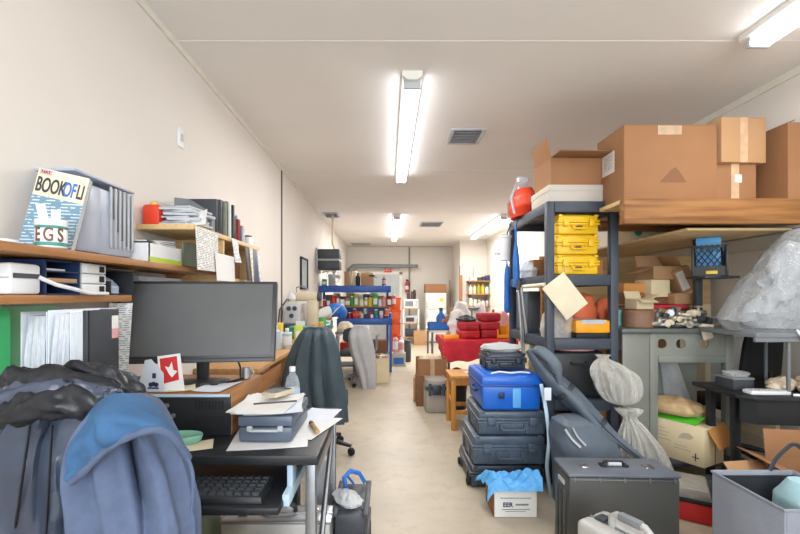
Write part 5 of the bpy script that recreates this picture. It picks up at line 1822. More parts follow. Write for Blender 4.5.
# ---- large black upright case
t = thing('equipment_case', 'large black upright case with ribbed side in the right foreground', 'case', (1.135, 2.16, 0), -2)
b = MB(); b.box(-.262, .262, -.105, .105, 0, .425, .015)
for i in range(3):
    y = -.06 + i * .05
    b.box(-.272, -.255, y - .012, y + .012, .03, .34, .005)
b.part('shell', 'case_charcoal', t)
b = MB(); b.box(-.264, .264, -.108, .108, .425, .442, .006)
b.part('lid', 'case_top', t)
b = MB(); b.box(-.25, .25, -.1085, -.105, .412, .418)
for i in range(5): b.box(-.235 + i * .1175 - .004, -.235 + i * .1175 + .004, -.111, -.105, .402, .424, .001)
b.part('seam_strip', 'steel', t)
b = MB(); b.tube([(-.055, 0, .44), (-.05, 0, .462), (.04, 0, .462), (.05, 0, .44)], .008); b.box(-.07, -.045, -.02, .02, .44, .452, .003); b.box(.04, .065, -.02, .02, .44, .452, .003)
b.part('handle', 'black_matte', t)
MB().tube([(-.035, -.01, .455), (.03, -.01, .455)], .009).part('grip', 'light_grey', t)
for s, x in (('l', -.15), ('r', .16)):
    MB().box(x - .022, x + .022, -.04, .01, .442, .45, .003).part('latch', 'chrome', t)
MB().box(-.2675, -.262, -.05, .03, .365, .385).part('name_plate', 'light_grey', t)
# small grey-white case in front
t = thing('tool_case', 'small grey-white upright case before the large black case', 'case', (.895, 1.585, 0), -62)
for sgn in (-1, 1):
    y0_, y1_ = sorted((sgn * .003, sgn * .088))
    b = MB(); b.box(-.17, .17, y0_, y1_, 0, .42, .022, seg=3); b.box(-.13, .13, sgn * .086 - .004, sgn * .086 + .004, .04, .36, .004)
    b.part('half_shell', 'case_white', t)
MB().box(-.166, .166, -.004, .004, .004, .414).part('seam', 'mid_grey', t)
b = MB(); b.tube([(-.075, 0, .41), (-.075, 0, .45), (-.055, 0, .466), (.055, 0, .466), (.075, 0, .45), (.075, 0, .41)], .013, 10)
b.part('handle', 'case_white', t)
MB().box(-.045, .045, -.016, .016, .452, .482, .008).part('grip', 'mid_grey', t)
for x in (-.115, .115):
    MB().box(x - .018, x + .018, -.024, .024, .416, .432, .004).part('latch', 'dark_grey', t)

# ---- slate rack
RX0, RX1, RY0, RY1 = 1.09, 1.585, 2.95, 3.88
t = thing('storage_rack', 'slate plastic shelving rack holding yellow cases and cartons', 'rack', (0, 0, 0))
for x in (RX0, RX1 - .055):
    for y in (RY0, RY1 - .055):
        MB().box(x, x + .055, y, y + .055, 0, 1.945, .008).part('post', 'rack_slate', t)
SH = {'top': 1.945, 'upper': 1.44, 'middle': 1.0, 'lower': .58, 'bottom': .16}
for k, z_ in SH.items():
    b = MB()
    b.box(RX0 + .004, RX1 - .004, RY0 + .003, RY1 - .003, z_ - .02, z_, .004)
    b.box(RX0 + .055, RX1 - .055, RY0, RY0 + .03, z_ - .075, z_ - .004, .005); b.box(RX0 + .055, RX1 - .055, RY1 - .03, RY1, z_ - .075, z_ - .004, .005)
    b.box(RX0, RX0 + .03, RY0 + .05, RY1 - .05, z_ - .075, z_ - .004, .005); b.box(RX1 - .03, RX1, RY0 + .05, RY1 - .05, z_ - .075, z_ - .004, .005)
    b.part('shelf', 'rack_slate', t)
b = MB(); b.box(RX0 - .13, RX0, RY1 - .02, RY1, 1.66, 1.68, .003)
b.part('hook_arm', 'steel', t)
zq = 1.441
for i in range(3):
    rugged_case('yellow hard case on the slate rack, %s of the stack of three' % ['lowest', 'middle', 'topmost'][i], .30, .22, .139, 'case_yellow', 'case_yellow', (1.318, 3.085, zq + .1405 * i), [0, -2, 2][i], ribs=0, group='stack of yellow cases')
for o in list(bpy.data.objects):
    if o.get('group') == 'stack of yellow cases':
        MB().box(-.022, .022, -.125, -.11, .03, .058, .006).part('grip_opening', 'brown', o)
carton('small orange-brown carton beside the yellow cases on the rack', .09, .3, .12, (1.53, 3.3, zq), 0, 'card_orange')
carton('brown carton deep inside the upper rack level behind the yellow cases', .18, .16, .15, (1.28, 3.62, zq), 5, 'card')
carton('dark carton beside the brown one deep in the upper rack level', .12, .14, .10, (1.47, 3.72, zq), -5, 'card_dark')
lump('plastic_bag', 'bluish white plastic bag at the aisle edge of the upper rack level', 'bag', 'paper_cool', [(0, 0, 0, .07, .1), (0, 0, .06, .075, .12), (0, 0, .12, .05, .07), (0, 0, .14, .01, .02)], (1.175, 3.62, zq), amp=.2, seed=21)
# on top of the rack
zq = 1.946
t = thing('shoe_box', 'wide white lidded carton on the rack top, under the open carton', 'box', (1.315, 3.16, zq))
MB().box(-.2, .2, -.18, .18, 0, .115, .003).part('body', 'card_white', t)
MB().box(-.204, .204, -.184, .184, .075, .118, .003).part('lid', 'card_white', t)
carton('open tan carton with raised flap on the white lidded carton', .40, .30, .19, (1.325, 3.14, zq + .1185), 2, 'card', open=(88, 25, 12, 100), flap_len=.14)
small_box('thin cream box standing right of the white lidded carton on the rack', .035, .2, .11, 'cream', (1.555, 3.1, zq))
t = thing('red_bag', 'round orange-red bag with grey straps at the aisle end of the rack top', 'bag', (1.125, 3.60, zq), 0)
lump('body', '', '', 'orange_red', [(0, 0, 0, .08, .16), (0, 0, .07, .105, .22), (0, 0, .15, .10, .22), (0, 0, .22, .07, .15), (0, 0, .245, .02, .04)], parent=t, amp=.05, seed=22)
b = MB(); b.tube([(-.10, -.12, .01), (-.115, -.08, .14), (-.06, -.04, .28), (.0, .02, .30)], .010, 8, flat=.5); b.tube([(-.1, .06, .01), (-.115, .02, .12), (-.07, -.12, .25), (.0, -.17, .27)], .010, 8, flat=.5)
b.part('straps', 'light_grey', t)
book('tall white book standing behind the red bag on the rack top', .09, .05, .40, 'paper_cool', (1.20, 3.835, zq), 8)
small_box('small orange-brown box beside the white book on the rack top', .06, .12, .24, 'card_orange', (1.33, 3.60, zq))
# middle level
zq = 1.001
t = thing('orange_meter', 'orange tool box with grey top and black base on the middle rack level', 'tool box', (1.415, 3.06, zq))
MB().box(-.115, .115, -.09, .09, 0, .035, .006).part('base', 'black_matte', t)
MB().box(-.12, .12, -.095, .095, .035, .125, .012).part('body', 'yellow_orange', t)
b = MB(); b.prism([(-.09, .127), (.09, .127), (.075, .098), (-.075, .098)], -.098, .05, 'Y')
b.part('grey_top', 'light_grey', t)
t = thing('board', 'cream fibre board hanging tilted like a diamond on the rack front', 'board', (PX(566.5, 2.90), 2.925, PZ(296, 2.92)), 0)
b = MB(); Mb = Matrix.Rotation(R(-38), 4, 'Y')
b.box(-.092, .092, -.004, .004, -.135, .135, .002, M=Mb)
b.part('panel', 'cream', t)
MB().tube([(-.0, 0, .17), (0, .012, .20)], .003, 6).part('hanging_wire', 'steel', t)
lump('plastic_bag', 'white plastic bag slumped beside the orange tool box on the rack', 'bag', 'bag_milky', [(0, 0, 0, .10, .09), (0, 0, .08, .11, .1), (0, 0, .18, .07, .07), (0, 0, .24, .02, .02)], (1.215, 3.10, zq), amp=.22, seed=23)
lump('orange_sack', 'orange fabric sack standing behind the orange tool box', 'bag', 'orange_fabric', [(0, 0, 0, .09, .08), (0, 0, .15, .10, .09), (0, 0, .28, .09, .06), (0, 0, .31, .03, .02)], (1.47, 3.28, zq), amp=.13, seed=24)
lump('plastic_bag', 'clear bag of tissue wedged between the board and the orange sack', 'bag', 'bag_clear', [(0, 0, 0, .06, .06), (0, 0, .16, .08, .07), (0, 0, .28, .07, .05), (0, 0, .31, .02, .02)], (1.33, 3.30, zq), amp=.2, seed=25)
t = thing('flat_panel', 'dark grey flat panel standing at the aisle edge of the middle rack level', 'panel', (1.165, 3.58, zq), 0)
MB().box(-.05, .05, -.16, .16, 0, .33, .008).part('panel', 'dark_grey', t)
MB().box(-.052, -.03, -.15, .15, .02, .31, .004).part('face', 'blue_grey', t)
b = MB(); b.tube([(1.13, 3.35, 1.385), (1.15, 2.95 - .03, 1.39)], .016, 10)
b.solo('poster_tube', 'cream', 'pale tube sticking out under the upper level of the rack', 'tube', (-.065, .05, -.02))
t = thing('tripod', 'folded silver tripod leaning against the aisle side of the rack', 'tripod', (0, 0, 0))
for k, (dx, dy) in enumerate(((0, 0), (.03, .03), (.045, -.02))):
    MB().tube([(1.0 + dx * .4, 3.42 + dy, 1.36), (1.05 + dx, 3.46 + dy, .80)], .011, 8).part('leg', 'alu', t)
MB().tube([(1.0, 3.41, 1.34), (1.005, 3.42, 1.42)], .02, 10).part('head', 'dark_grey', t)
for o in t.children:
    o.location = (.03, -.02, 0)
# lower levels
t = thing('padded_case', 'large black padded case on the lower rack level', 'case', (1.325, 3.1, .581))
MB().box(-.185, .185, -.11, .11, 0, .325, .025, seg=3).part('body', 'black_plastic', t)
MB().box(-.187, .187, -.008, .008, .02, .327, .004).part('zip', 'dark_grey', t)
b = MB(); b.tube([(-.05, -.11, .25), (-.05, -.13, .24), (.05, -.13, .24), (.05, -.11, .25)], .008)
b.part('handle', 'black_matte', t)
lump('wrapping', 'red and white wrapping crumpled on the large black padded case', 'wrapping', 'pink', [(0, 0, 0, .13, .06), (0, 0, .015, .14, .07), (0, 0, .025, .1, .04), (0, 0, .03, .02, .02)], (1.33, 3.06, .908), amp=.15, seed=26)
carton('cream carton at the aisle edge of the lower rack level', .17, .26, .33, (1.185, 3.5, .581), 0, 'card_cream')
carton('brown carton on the bottom rack level behind the slate bag', .36, .4, .3, (1.33, 3.2, .161), 0, 'card_dark')
# blue straps and white bin hanging at the aisle end
t = thing('blue_strap', 'upper blue padded strap hanging at the aisle end of the rack', 'strap', (0, 0, 0), 0, 'blue straps on the rack')
MB().tube(smooth_path([(1.055, 3.55, 1.86), (1.058, 3.55, 1.6), (1.06, 3.55, 1.42), (1.058, 3.55, 1.36)], 4), [.010] * 3 + [.02, .026, .028, .028, .028, .028, .028, .03, .03, .012], 12).part('pad', 'blue', t)
MB().tube([(1.055, 3.55, 1.85), (1.08, 3.57, 1.95), (1.12, 3.6, 1.96)], .006, 6).part('loop', 'navy', t)
t = thing('blue_strap', 'lower blue padded strap hanging behind the upper one by the rack', 'strap', (0, 0, 0), 0, 'blue straps on the rack')
MB().tube(smooth_path([(1.05, 3.80, 1.62), (1.053, 3.80, 1.5), (1.053, 3.80, 1.3), (1.055, 3.80, 1.14)], 4), [.008] * 3 + [.02, .026, .028, .028, .028, .028, .028, .03, .03, .012], 12).part('pad', 'blue', t)
MB().tube([(1.05, 3.80, 1.6), (1.055, 3.80, 1.85), (1.10, 3.82, 1.95)], .006, 6).part('loop', 'navy', t)
t = thing('hanging_bin', 'tall white plastic bin hung beyond the aisle end of the rack', 'bin', (PX(503, 3.87), 3.80, 1.60), 0)
b = MB(); b.lathe([(.038, 0), (.042, .004), (.052, .20), (.058, .204), (.058, .222), (.052, .224), (.047, .2), (.036, .01)], seg=24)
b.part('body', 'white_plastic', t)
b = MB(); b.tube([(-.055, 0, .20), (-.03, 0, .23), (.03, 0, .23), (.055, 0, .20)], .004)
b.part('bail', 'steel', t)

# ---- slate bag, long bag and clear bags before the rack
lump('equipment_bag', 'slate grey angular bag behind the large black case', 'bag', 'bag_slate', [(1.21, 2.64, 0, .16, .15), (1.21, 2.64, .34, .17, .16), (1.19, 2.64, .42, .165, .15), (1.13, 2.63, .53, .10, .12), (1.12, 2.63, .555, .06, .08)], amp=.035, seed=27, n=5, seg=44)
b = MB(); b.tube(smooth_path([(1.03, 2.50, .52), (1.06, 2.475, .47), (1.10, 2.455, .43)], 4), .012, 8, flat=.4); b.tube(smooth_path([(1.07, 2.49, .53), (1.095, 2.475, .48), (1.13, 2.455, .44)], 4), .012, 8, flat=.4)
b.solo('reflective_tape', 'light_grey', 'two pale reflective stripes across the slate grey bag', 'stripe')
t = thing('umbrella_bag', 'long dark tapering bag leaning diagonally across the rack front', 'bag', (0, 0, 0))
P = smooth_path([W(528, 350, 2.86), W(545, 372, 2.83), W(570, 396, 2.78), W(592, 418, 2.72), W(612, 436, 2.66), W(640, 458, 2.58), W(700, 503, 2.50)], 5)
P.append(tuple(Vector(P[-1]) + (Vector(P[-1]) - Vector(P[-2])) * 1.2))
rr = [x[0] for x in interp([(.022,), (.06,), (.085,), (.072,), (.04,), (.025,), (.018,)], 5)] + [.016]
P0, rr0 = list(P), list(rr)
MB().tube(P, rr, 20, disp=lambda u, th: .16 * math.sin(3 * th + 4 * u) + .06 * math.sin(17 * u + 2 * th), flat=.75).part('sleeve', 'bag_slate', t, smooth=60)
P = smooth_path([W(531, 352, 2.85), W(541, 352, 2.80), W(556, 366, 2.74), W(560, 384, 2.72)], 5)
MB().tube(P, [.02] * 3 + [.035] * 8 + [.03, .02, .02, .015, .012], 14, disp=lambda u, th: .15 * math.sin(3 * th + 5 * u)).part('flap_end', 'bag_slate', t, smooth=60)
b = MB(); b.tube([Vector(p) + Vector((-.012, -r_ * .93, r_ * .28)) for p, r_ in list(zip(P0, rr0))[3:-6]], .005, 6)
b.part('zip', 'bag_dark', t)
for k_ in (9, 17):
    d_ = (Vector(P0[k_ + 1]) - Vector(P0[k_])).normalized() * .016
    MB().tube([Vector(P0[k_]) - d_, Vector(P0[k_]) + d_], rr0[k_] * 1.06, 20, flat=.8).part('strap_band', 'bag_dark', t)
b = MB(); b.tube(smooth_path([W(541, 384, 2.80), W(546, 410, 2.78), W(549, 440, 2.76), W(547, 468, 2.76), W(552, 500, 2.76)], 5), .012, 8, flat=.35)
b.solo('strap', 'pale_blue', 'pale webbing strap hanging between the blue case and the slate bag', 'strap')
MB().box(-.022, .022, -.003, .003, -.04, .04, .002).solo('luggage_tag', 'paper_cool', 'white luggage tag hanging on the pale strap beside the case stack', 'tag', (PX(546, 2.77), 2.74, PZ(393, 2.77)))


def poly_bag(label, rows, seed, m='bag_milky', folds=9):
    rr = interp(rows, 6)

    def dp(u, th):
        v = .16 * math.sin(folds * th + 2.5 * math.sin(3 * u + seed)) * (.35 + u) + .08 * math.sin((2 * folds + 3) * th - 6 * u + seed)
        v += .25 * mnoise.noise(Vector((math.cos(th) * 1.6, math.sin(th) * 1.6, u * 4 + seed)))
        return v * min(1, u * 6 + .1)
    b = MB(); b.loft(rr, 96, n=2.1, disp=dp)
    return b.solo('plastic_bag', m, label, 'bag', smooth=70)


poly_bag('upright milky clear bag on the floor right of the slate bag', [(1.62, 2.72, 0, .15, .12), (1.62, 2.72, .16, .16, .13), (1.60, 2.73, .32, .125, .11), (1.57, 2.74, .44, .08, .07), (1.545, 2.75, .51, .035, .03), (1.54, 2.75, .545, .06, .045), (1.535, 2.75, .57, .075, .05)], 1.3)
poly_bag('puffy milky clear bag hanging on the rack post above the upright one', [(1.52, 2.81, .585, .03, .03), (1.51, 2.80, .62, .10, .09), (1.50, 2.80, .70, .135, .11), (1.48, 2.81, .78, .125, .10), (1.45, 2.84, .84, .08, .07), (1.44, 2.87, .875, .03, .025), (1.44, 2.88, .90, .045, .03)], 4.1, folds=7)
# ================================================================ RIGHT SIDE
# ---- timber loft shelf along the right wall
t = thing('loft_shelf', 'heavy rough timber loft shelf carrying big cartons on the right', 'shelf', (0, 0, 0))
MB().box(1.44, 2.54, 2.62, 2.68, 1.735, 1.89, .006).part('front_beam', 'timber', t)
MB().box(1.44, 2.54, 2.68, 2.93, 1.865, 1.89, .003).part('deck', 'plywood', t)
MB().box(1.60, 2.54, 2.931, 3.6, 1.865, 1.89, .003).part('deck', 'plywood', t)
MB().box(1.88, 2.54, 2.70, 4.6, 1.705, 1.722, .003).part('lower_deck', 'plywood', t)
for y in (3.0, 3.28): MB().box(1.62, 2.54, y, y + .04, 1.79, 1.865, .003).part('joist', 'timber', t)
MB().box(2.24, 2.285, 3.12, 3.165, 1.071, 1.705, .003).part('support_post', 'dark_grey', t)
MB().box(2.16, 2.40, 2.93, 3.12, 1.415, 1.432, .003).part('platform', 'dark_grey', t)
MB().box(1.62, 3.45, 4.60, 4.62, 0.001, 1.715).part('back_panel', 'plywood', t)
MB().box(1.62, 1.70, 4.52, 4.60, .001, 1.70, .004).part('rear_post', 'timber', t)
zq = 1.8905
t = carton('largest brown carton on the timber loft shelf with a triangular wet mark', .585, .35, .485, (PX(625, 2.70) + .2925, 2.885, zq), 0, 'card', tape=None)
b = MB(); b.prism([(-.07, .12), (.10, .12), (.055, .19), (.03, .215), (.005, .20)], -.1765, -.175, 'Y')
b.part('stain', 'card_dark', t)
b = MB(); b.box(-.08, .07, -.1768, -.175, .42, .478)
b.part('tape', 'tape_clear', t)
b = MB(); b.box(-.2945, -.2925, -.06, .10, .22, .36)
b.part('shipping_label', 'sticker', t)
MB().box(-.295, -.2945, -.03, .07, .25, .34).part('printed_label', 'printed_yz', t)
carton('brown carton standing under the taped carton on the loft shelf', .27, .28, .245, (PX(737, 2.72), 2.875, zq), 0, 'card', tape='front', sticker=(.02, .15, .045, .05))
carton('tan carton with a tape band, stacked on another on the loft shelf', .30, .3, .285, (PX(741, 2.72), 2.86, zq + .2455), 4, 'card_light', tape='front')
carton('dark brown carton set back between the stacked pair and the tall carton', .16, .3, .26, (2.36, 3.0, zq), 0, 'card_dark')
carton('tall brown carton with loose flap at the end of the loft shelf', .09, .34, .47, (2.50, 2.81, zq), 0, 'card', open=(None, 30, -70, None), flap_len=.05)
zq = 1.7225
t = carton('white carton with a round teal mark on the lower deck of the loft', .30, .3, .14, (2.06, 3.55, zq), 0, 'card_cream')
MB().lathe([(.03, 0), (.03, .001)], seg=24, M=Matrix.Translation((-.08, -.1505, .075)) @ Matrix.Rotation(R(90), 4, 'X')).part('round_mark', 'teal', t)
carton('cream carton beside the teal-marked one on the lower deck of the loft', .26, .3, .12, (2.38, 3.5, zq), 0, 'card_white')

# milk crate on the platform
t = thing('milk_crate', 'black lattice crate with a blue box inside, on a post platform', 'crate', (2.275, 3.04, 1.433), -38)
w2, h2, d2 = .095, .215, .085
b = MB()
for s in (-1, 1):
    for q in (-1, 1):
        b.box(s * w2 - .008, s * w2 + .008, q * d2 - .008, q * d2 + .008, 0, h2, .002)
for z in (.0, .05, h2 - .02):
    b.box(-w2, w2, -d2 - .004, -d2 + .004, z, z + .016); b.box(-w2, w2, d2 - .004, d2 + .004, z, z + .016)
    b.box(-w2 - .004, -w2 + .004, -d2, d2, z, z + .016); b.box(w2 - .004, w2 + .004, -d2, d2, z, z + .016)
b.box(-w2, w2, -d2 - .003, -d2 + .003, 0, .052)
b.box(w2 - .004, w2 + .004, -d2, d2, 0, h2); b.box(-w2, w2, d2 - .003, d2, 0, h2)
for i in range(-3, 6):
    x = -w2 + i * .035
    for sg in (-1, 1):
        p0 = [x, .055]; p1 = [x + sg * .105, h2 - .01]
        lo, hi = -w2, w2

        def cl(p, q):
            (xa, za), (xb, zb) = p, q
            for lim, side in ((lo, -1), (hi, 1)):
                if side * xa > side * lim and side * xb > side * lim: return None
                if side * xa > side * lim: za = za + (zb - za) * (lim - xa) / (xb - xa); xa = lim
                if side * xb > side * lim: zb = za + (zb - za) * (lim - xa) / (xb - xa); xb = lim
            return (xa, za), (xb, zb)
        c = cl(p0, p1)
        if c:
            b.tube([(c[0][0], -d2, c[0][1]), (c[1][0], -d2, c[1][1])], .0035, 6)
b.box(-w2, w2, -d2, d2, 0, .006)
for i in range(6):
    x = -w2 + .019 + i * .0304
    b.box(x - .004, x + .004, -d2 - .004, -d2 + .004, h2 - .05, h2)
b.part('lattice', 'black_plastic', t)
MB().box(-.02, .045, -d2 - .0055, -d2 - .003, .012, .034, .001).part('yellow_plate', 'yellow', t)
t = thing('blue_box', 'blue plastic box sitting inside the black lattice crate', 'box', (2.27, 3.045, 1.4395), -38)
MB().box(-.07, .07, -.06, .07, 0, .26, .006).part('body', 'sky_blue', t)
b = MB(); b.box(-.072, .072, -.062, .072, .225, .262, .004)
b.part('lid', 'sky_blue', t)
b = MB(); b.tube([(2.40, 2.98, 1.67), (2.30, 2.95, 1.685), (2.16, 2.97, 1.665)], .014, 8)

# ---- grey bench
BX0, BX1, BY0, BY1, BZ = 1.615, 2.44, 2.95, 3.6, 1.07
t = thing('metal_bench', 'tall grey metal bench with round holes in its front rail', 'bench', (0, 0, 0))
b = MB(); b.box(BX0 - .02, BX1 + .03, BY0 - .02, BY1, BZ - .035, BZ, .012)
b.part('worktop', 'bench_top', t)
for x in (1.80, 2.32):
    MB().box(x, x + .055, BY0, BY0 + .05, 0, BZ - .035, .006).part('leg', 'bench_grey', t)
for x in (1.62, 2.385):
    MB().box(x, x + .035, BY1 - .04, BY1, 0, BZ - .035, .004).part('leg', 'bench_grey', t)
MB().box(BX0, 1.80, BY0 + .01, BY0 + .03, .30, BZ - .035, .003).part('side_panel', 'bench_grey', t)
# rail with three round holes
rail = bmesh.new()
bx0, bx1, bz0, bz1 = 1.855, 2.32, .885, 1.035
rr_ = .033
xs = [1.885, 2.015, 2.175]
b = MB()
zc_ = .965
edges = [bx0] + [x for h in xs for x in (h - rr_ - .006, h + rr_ + .006)] + [bx1]
rail.free()
for i in range(0, len(edges), 2):
    if edges[i + 1] > edges[i]: b.box(edges[i], edges[i + 1], BY0 + .008, BY0 + .016, bz0, bz1)
for h in xs:
    s_ = rr_ + .006
    N_ = 24
    for k in range(N_):
        a0, a1 = 2 * PI * k / N_, 2 * PI * (k + 1) / N_

        def sq(a):
            c, q = math.cos(a), math.sin(a)
            f_ = s_ / max(abs(c), abs(q))
            zz = q * f_
            return (h + c * f_, zc_ + zz)
        b.prism([(h + rr_ * math.cos(a0), zc_ + rr_ * math.sin(a0)), sq(a0), sq(a1), (h + rr_ * math.cos(a1), zc_ + rr_ * math.sin(a1))], BY0 + .008, BY0 + .016, 'Y')
    b.box(h - s_, h + s_, BY0 + .008, BY0 + .016, zc_ + s_, bz1); b.box(h - s_, h + s_, BY0 + .008, BY0 + .016, bz0, zc_ - s_)
b.box(bx0, bx1, BY0 - .004, BY0 + .02, bz0 - .05, bz0, .004)
b.part('front_rail', 'bench_grey', t)
b = MB(); b.box(2.0, 2.32, BY0 + .28, BY0 + .29, .30, .90)
b.part('rear_panel', 'bench_grey', t)
MB().box(1.60, 2.40, BY0 - .12, BY1 - .02, .17, .20, .004).part('lower_shelf', 'dark_grey', t)
o = MB().sheet(lambda u, v: (2.02 + .05 * v + .10 * u + .10 * v * u, BY0 + .262 - .03 * math.sin(PI * u), .91 - .42 * v), 8, 10, .002)
o.solo('light_streak', 'bag_clear', 'translucent strip imitating a light streak inside the grey bench opening', 'sheet')  # white light streak in the opening, imitated by a translucent strip
# on the bench
bz = BZ + .001
t = thing('cable_drum', 'short brown round drum on the near corner of the grey bench', 'drum', (PX(640, 3.06), 3.08, bz))
MB().lathe([(.098, 0), (.102, .004), (.102, .115), (.098, .119)], seg=32).part('drum', 'drum_brown', t)
MB().lathe([(.09, .119), (.09, .123), (.03, .123), (.03, .119)], seg=28).part('top_disc', 'card_dark', t)
jar('grey-green tin behind the brown drum near the rack post', .06, .14, 'mint', 'dark_grey', (1.70, 3.20, bz))
random.seed(5)
nm = ['elbow', 'valve', 'coupling', 'clamp']
k = 0
for i in range(48):
    lay = 0 if i < 28 else (1 if i < 40 else 2)
    x = (1.86 + .60 * (i % 14) / 13 if lay == 0 else 1.88 + .40 * ((i * 5) % 12) / 11 if lay == 1 else 1.92 + .28 * ((i * 3) % 8) / 7) + random.uniform(-.01, .01)
    y = (2.99 + .085 * (i // 14) if lay == 0 else 3.03 + .02 * (i % 3)) + random.uniform(-.015, .015)
    s_ = random.uniform(.85, 1.15)
    b = MB()
    kind = i % 4
    if kind == 0:
        b.tube(smooth_path([(-.03, 0, .02), (0, 0, .022), (.02, .01, .03), (.022, .012, .06)], 3), [.016] * 9 + [.02], 10)
    elif kind == 1:
        b.tube([(-.035, 0, .02), (.035, 0, .02)], .019, 10); b.tube([(0, 0, .02), (0, 0, .055)], .010, 8); b.tube([(-.02, 0, .055), (.02, 0, .055)], .007, 8)
    elif kind == 2:
        b.tube([(-.03, 0, .022), (-.012, 0, .022), (-.011, 0, .022), (.011, 0, .022), (.012, 0, .022), (.03, 0, .022)], [.016, .016, .022, .022, .016, .016], 12)
    else:
        b.tube([(.025 * math.cos(a), .025 * math.sin(a), .012) for a in [2 * PI * q / 12 for q in range(12)]], .010, 8, closed=True); b.box(.02, .05, -.008, .008, .004, .02, .003)
    o = b.solo('pipe_' + nm[kind], ['metal_scrap', 'steel', 'cream', 'dark_grey', 'metal_scrap'][i % 5], 'small metal fitting in the jumble along the front of the grey bench', 'fitting', (x, y, bz + .001 + .036 * lay), random.uniform(0, 360), 'jumble of fittings on the grey bench')
    o.scale = (s_ * 1.15,) * 3
b = MB(); b.box(-.035, .035, -.001, .001, -.085, 0)
t = b.solo('paper_tag', 'crumple', 'pale paper tag hanging over the front edge of the grey bench', 'tag', (PX(708, 2.90), 2.925, BZ + .012))
t.rotation_euler = (0, R(-16), 0)
MB().box(2.13, 2.20, 2.925, 3.0, bz, bz + .012)
# row of cartons behind and red board
carton('flat-topped tan carton at the drum end of the row on the grey bench', .20, .22, .125, (1.84, 3.37, bz), 0, 'card_light')
carton('tan carton in the middle of the row on the grey bench', .22, .22, .125, (2.06, 3.37, bz), 0, 'card_orange')
carton('brown carton at the post end of the row on the grey bench', .05, .22, .122, (2.205, 3.37, bz), 0, 'card')
carton('pale carton right of the loft post on the grey bench', .13, .2, .16, (2.36, 3.33, bz), 4, 'card_cream')
b = MB(); b.prism([(-.24, 0), (.24, 0), (.25, .012), (.2, .03), (-.1, .022), (-.24, .012)], -.12, .12, 'Y', bev=.003)
b.solo('red_board', 'red_cloth', 'flat red padded board lying on the row of cartons', 'board', (2.03, 3.36, bz + .1265), 2)
zr = bz + .158
carton('tan carton on the red board, its plain face towards the aisle', .16, .18, .135, (PX(660, 3.3), 3.40, zr + .055), 8, 'card_cream')
carton('low tan carton on the red board before the leaning white-labelled one', .15, .15, .085, (PX(681, 3.28), 3.32, zr), 2, 'card_light')
t = carton('carton with a white label leaning above the low tan carton', .13, .13, .19, (PX(690, 3.3) + .03, 3.40, zr + .105), 0, 'card_light', ry=-24)
MB().box(-.055, .005, -.0665, -.065, .02, .17).part('white_label', 'sticker', t)
carton('open carton with spread flaps topmost of the pile under the loft', .24, .2, .10, (PX(668, 3.35), 3.46, zr + .195), 4, 'card_light', open=(None, 20, 115, -30), flap_len=.11)
carton('small carton under the open-flapped one at its left end', .17, .17, .075, (PX(635, 3.35), 3.45, zr + .09), 3, 'card_orange')
carton('brown carton beneath the small orange-brown carton in the pile', .17, .17, .085, (PX(636, 3.35), 3.45, zr + .001), 0, 'card')
t = carton('opened cream carton with a loose flap before the brown cartons', .14, .12, .075, (PX(643, 3.15), 3.20, bz + .126), 10, 'card_cream', open=(115, 20, None, 60), flap_len=.06)
carton('tan carton wedged behind the pile, beside the leaning one', .12, .12, .05, (PX(662, 3.3), 3.40, zr), 5, 'card_dark')
lump('orange_cloth', 'orange cloth bundle between the rack post and the carton pile', 'cloth', 'orange_fabric', [(0, 0, 0, .07, .08), (0, 0, .08, .08, .09), (0, 0, .16, .06, .06), (0, 0, .2, .02, .02)], (1.685, 3.36, bz), amp=.18, seed=31)

# ---- things under / in front of the bench
DB = (2.022, 2.935, .201)
t = thing('document_box', 'cream printed document box with an orange end flap under the grey bench', 'box', DB, -62)
MB().box(-.18, .18, -.12, .12, 0, .25, .004).part('body', 'card_cream', t)
b = MB()
for i, (x0_, x1_, z_) in enumerate(((-.15, -.06, .19), (-.15, -.03, .165), (-.15, -.05, .14), (-.15, -.02, .115), (0, .08, .10), (0, .10, .08))):
    b.box(x0_, x1_, -.1215, -.12, z_, z_ + .008)
b.prism([(.02, .15), (.10, .16), (.12, .18), (.09, .2), (.05, .19)], -.1215, -.12, 'Y')
b.part('print', 'beige', t)
b = MB(); b.box(.11, .15, -.1215, -.12, .05, .056); b.box(.127, .133, -.1215, -.12, .03, .08)
b.part('blue_mark', 'navy', t)
MB().box(-.003, .001, -.11, .11, -.13, 0, .001, M=Matrix.Translation((.184, .01, .252)) @ Matrix.Rotation(R(-28), 4, 'Y') @ Matrix.Rotation(R(8), 4, 'X')).part('end_flap', 'card_orange', t)
b = MB(); b.sheet(lambda u, v: (-.16 + .28 * u, -.10 + .12 * v, .253 + .035 * v), 6, 6, .003)
b.solo('green_folder', 'bright_green', 'bright green sheet sticking out on top of the cream document box', 'folder', DB, -62)
lump('wrapped_bundle', 'brown plastic-wrapped bundle lying on the cream document box', 'bundle', 'bundle_brown', [(0, 0, 0, .17, .10), (.0, 0, .03, .19, .11), (0, 0, .07, .16, .09), (-.02, 0, .10, .10, .05), (0, 0, .11, .04, .02)], (2.0, 3.0, .486), -40, amp=.12, seed=32, seg=70)
carton('tan carton on the floor deep behind the grey bench', .3, .3, .52, (2.05, 3.9, .0), 0, 'card_light')
carton('tan carton on the one deep behind the grey bench', .28, .28, .3, (2.02, 3.9, .521), 5, 'card_orange')
carton('added white carton behind the grey bench, topmost of the pile, brightening the rail holes', .5, .3, .26, (2.1, 3.9, .8215), 0, 'card_white')  # white carton added so the round rail holes look bright

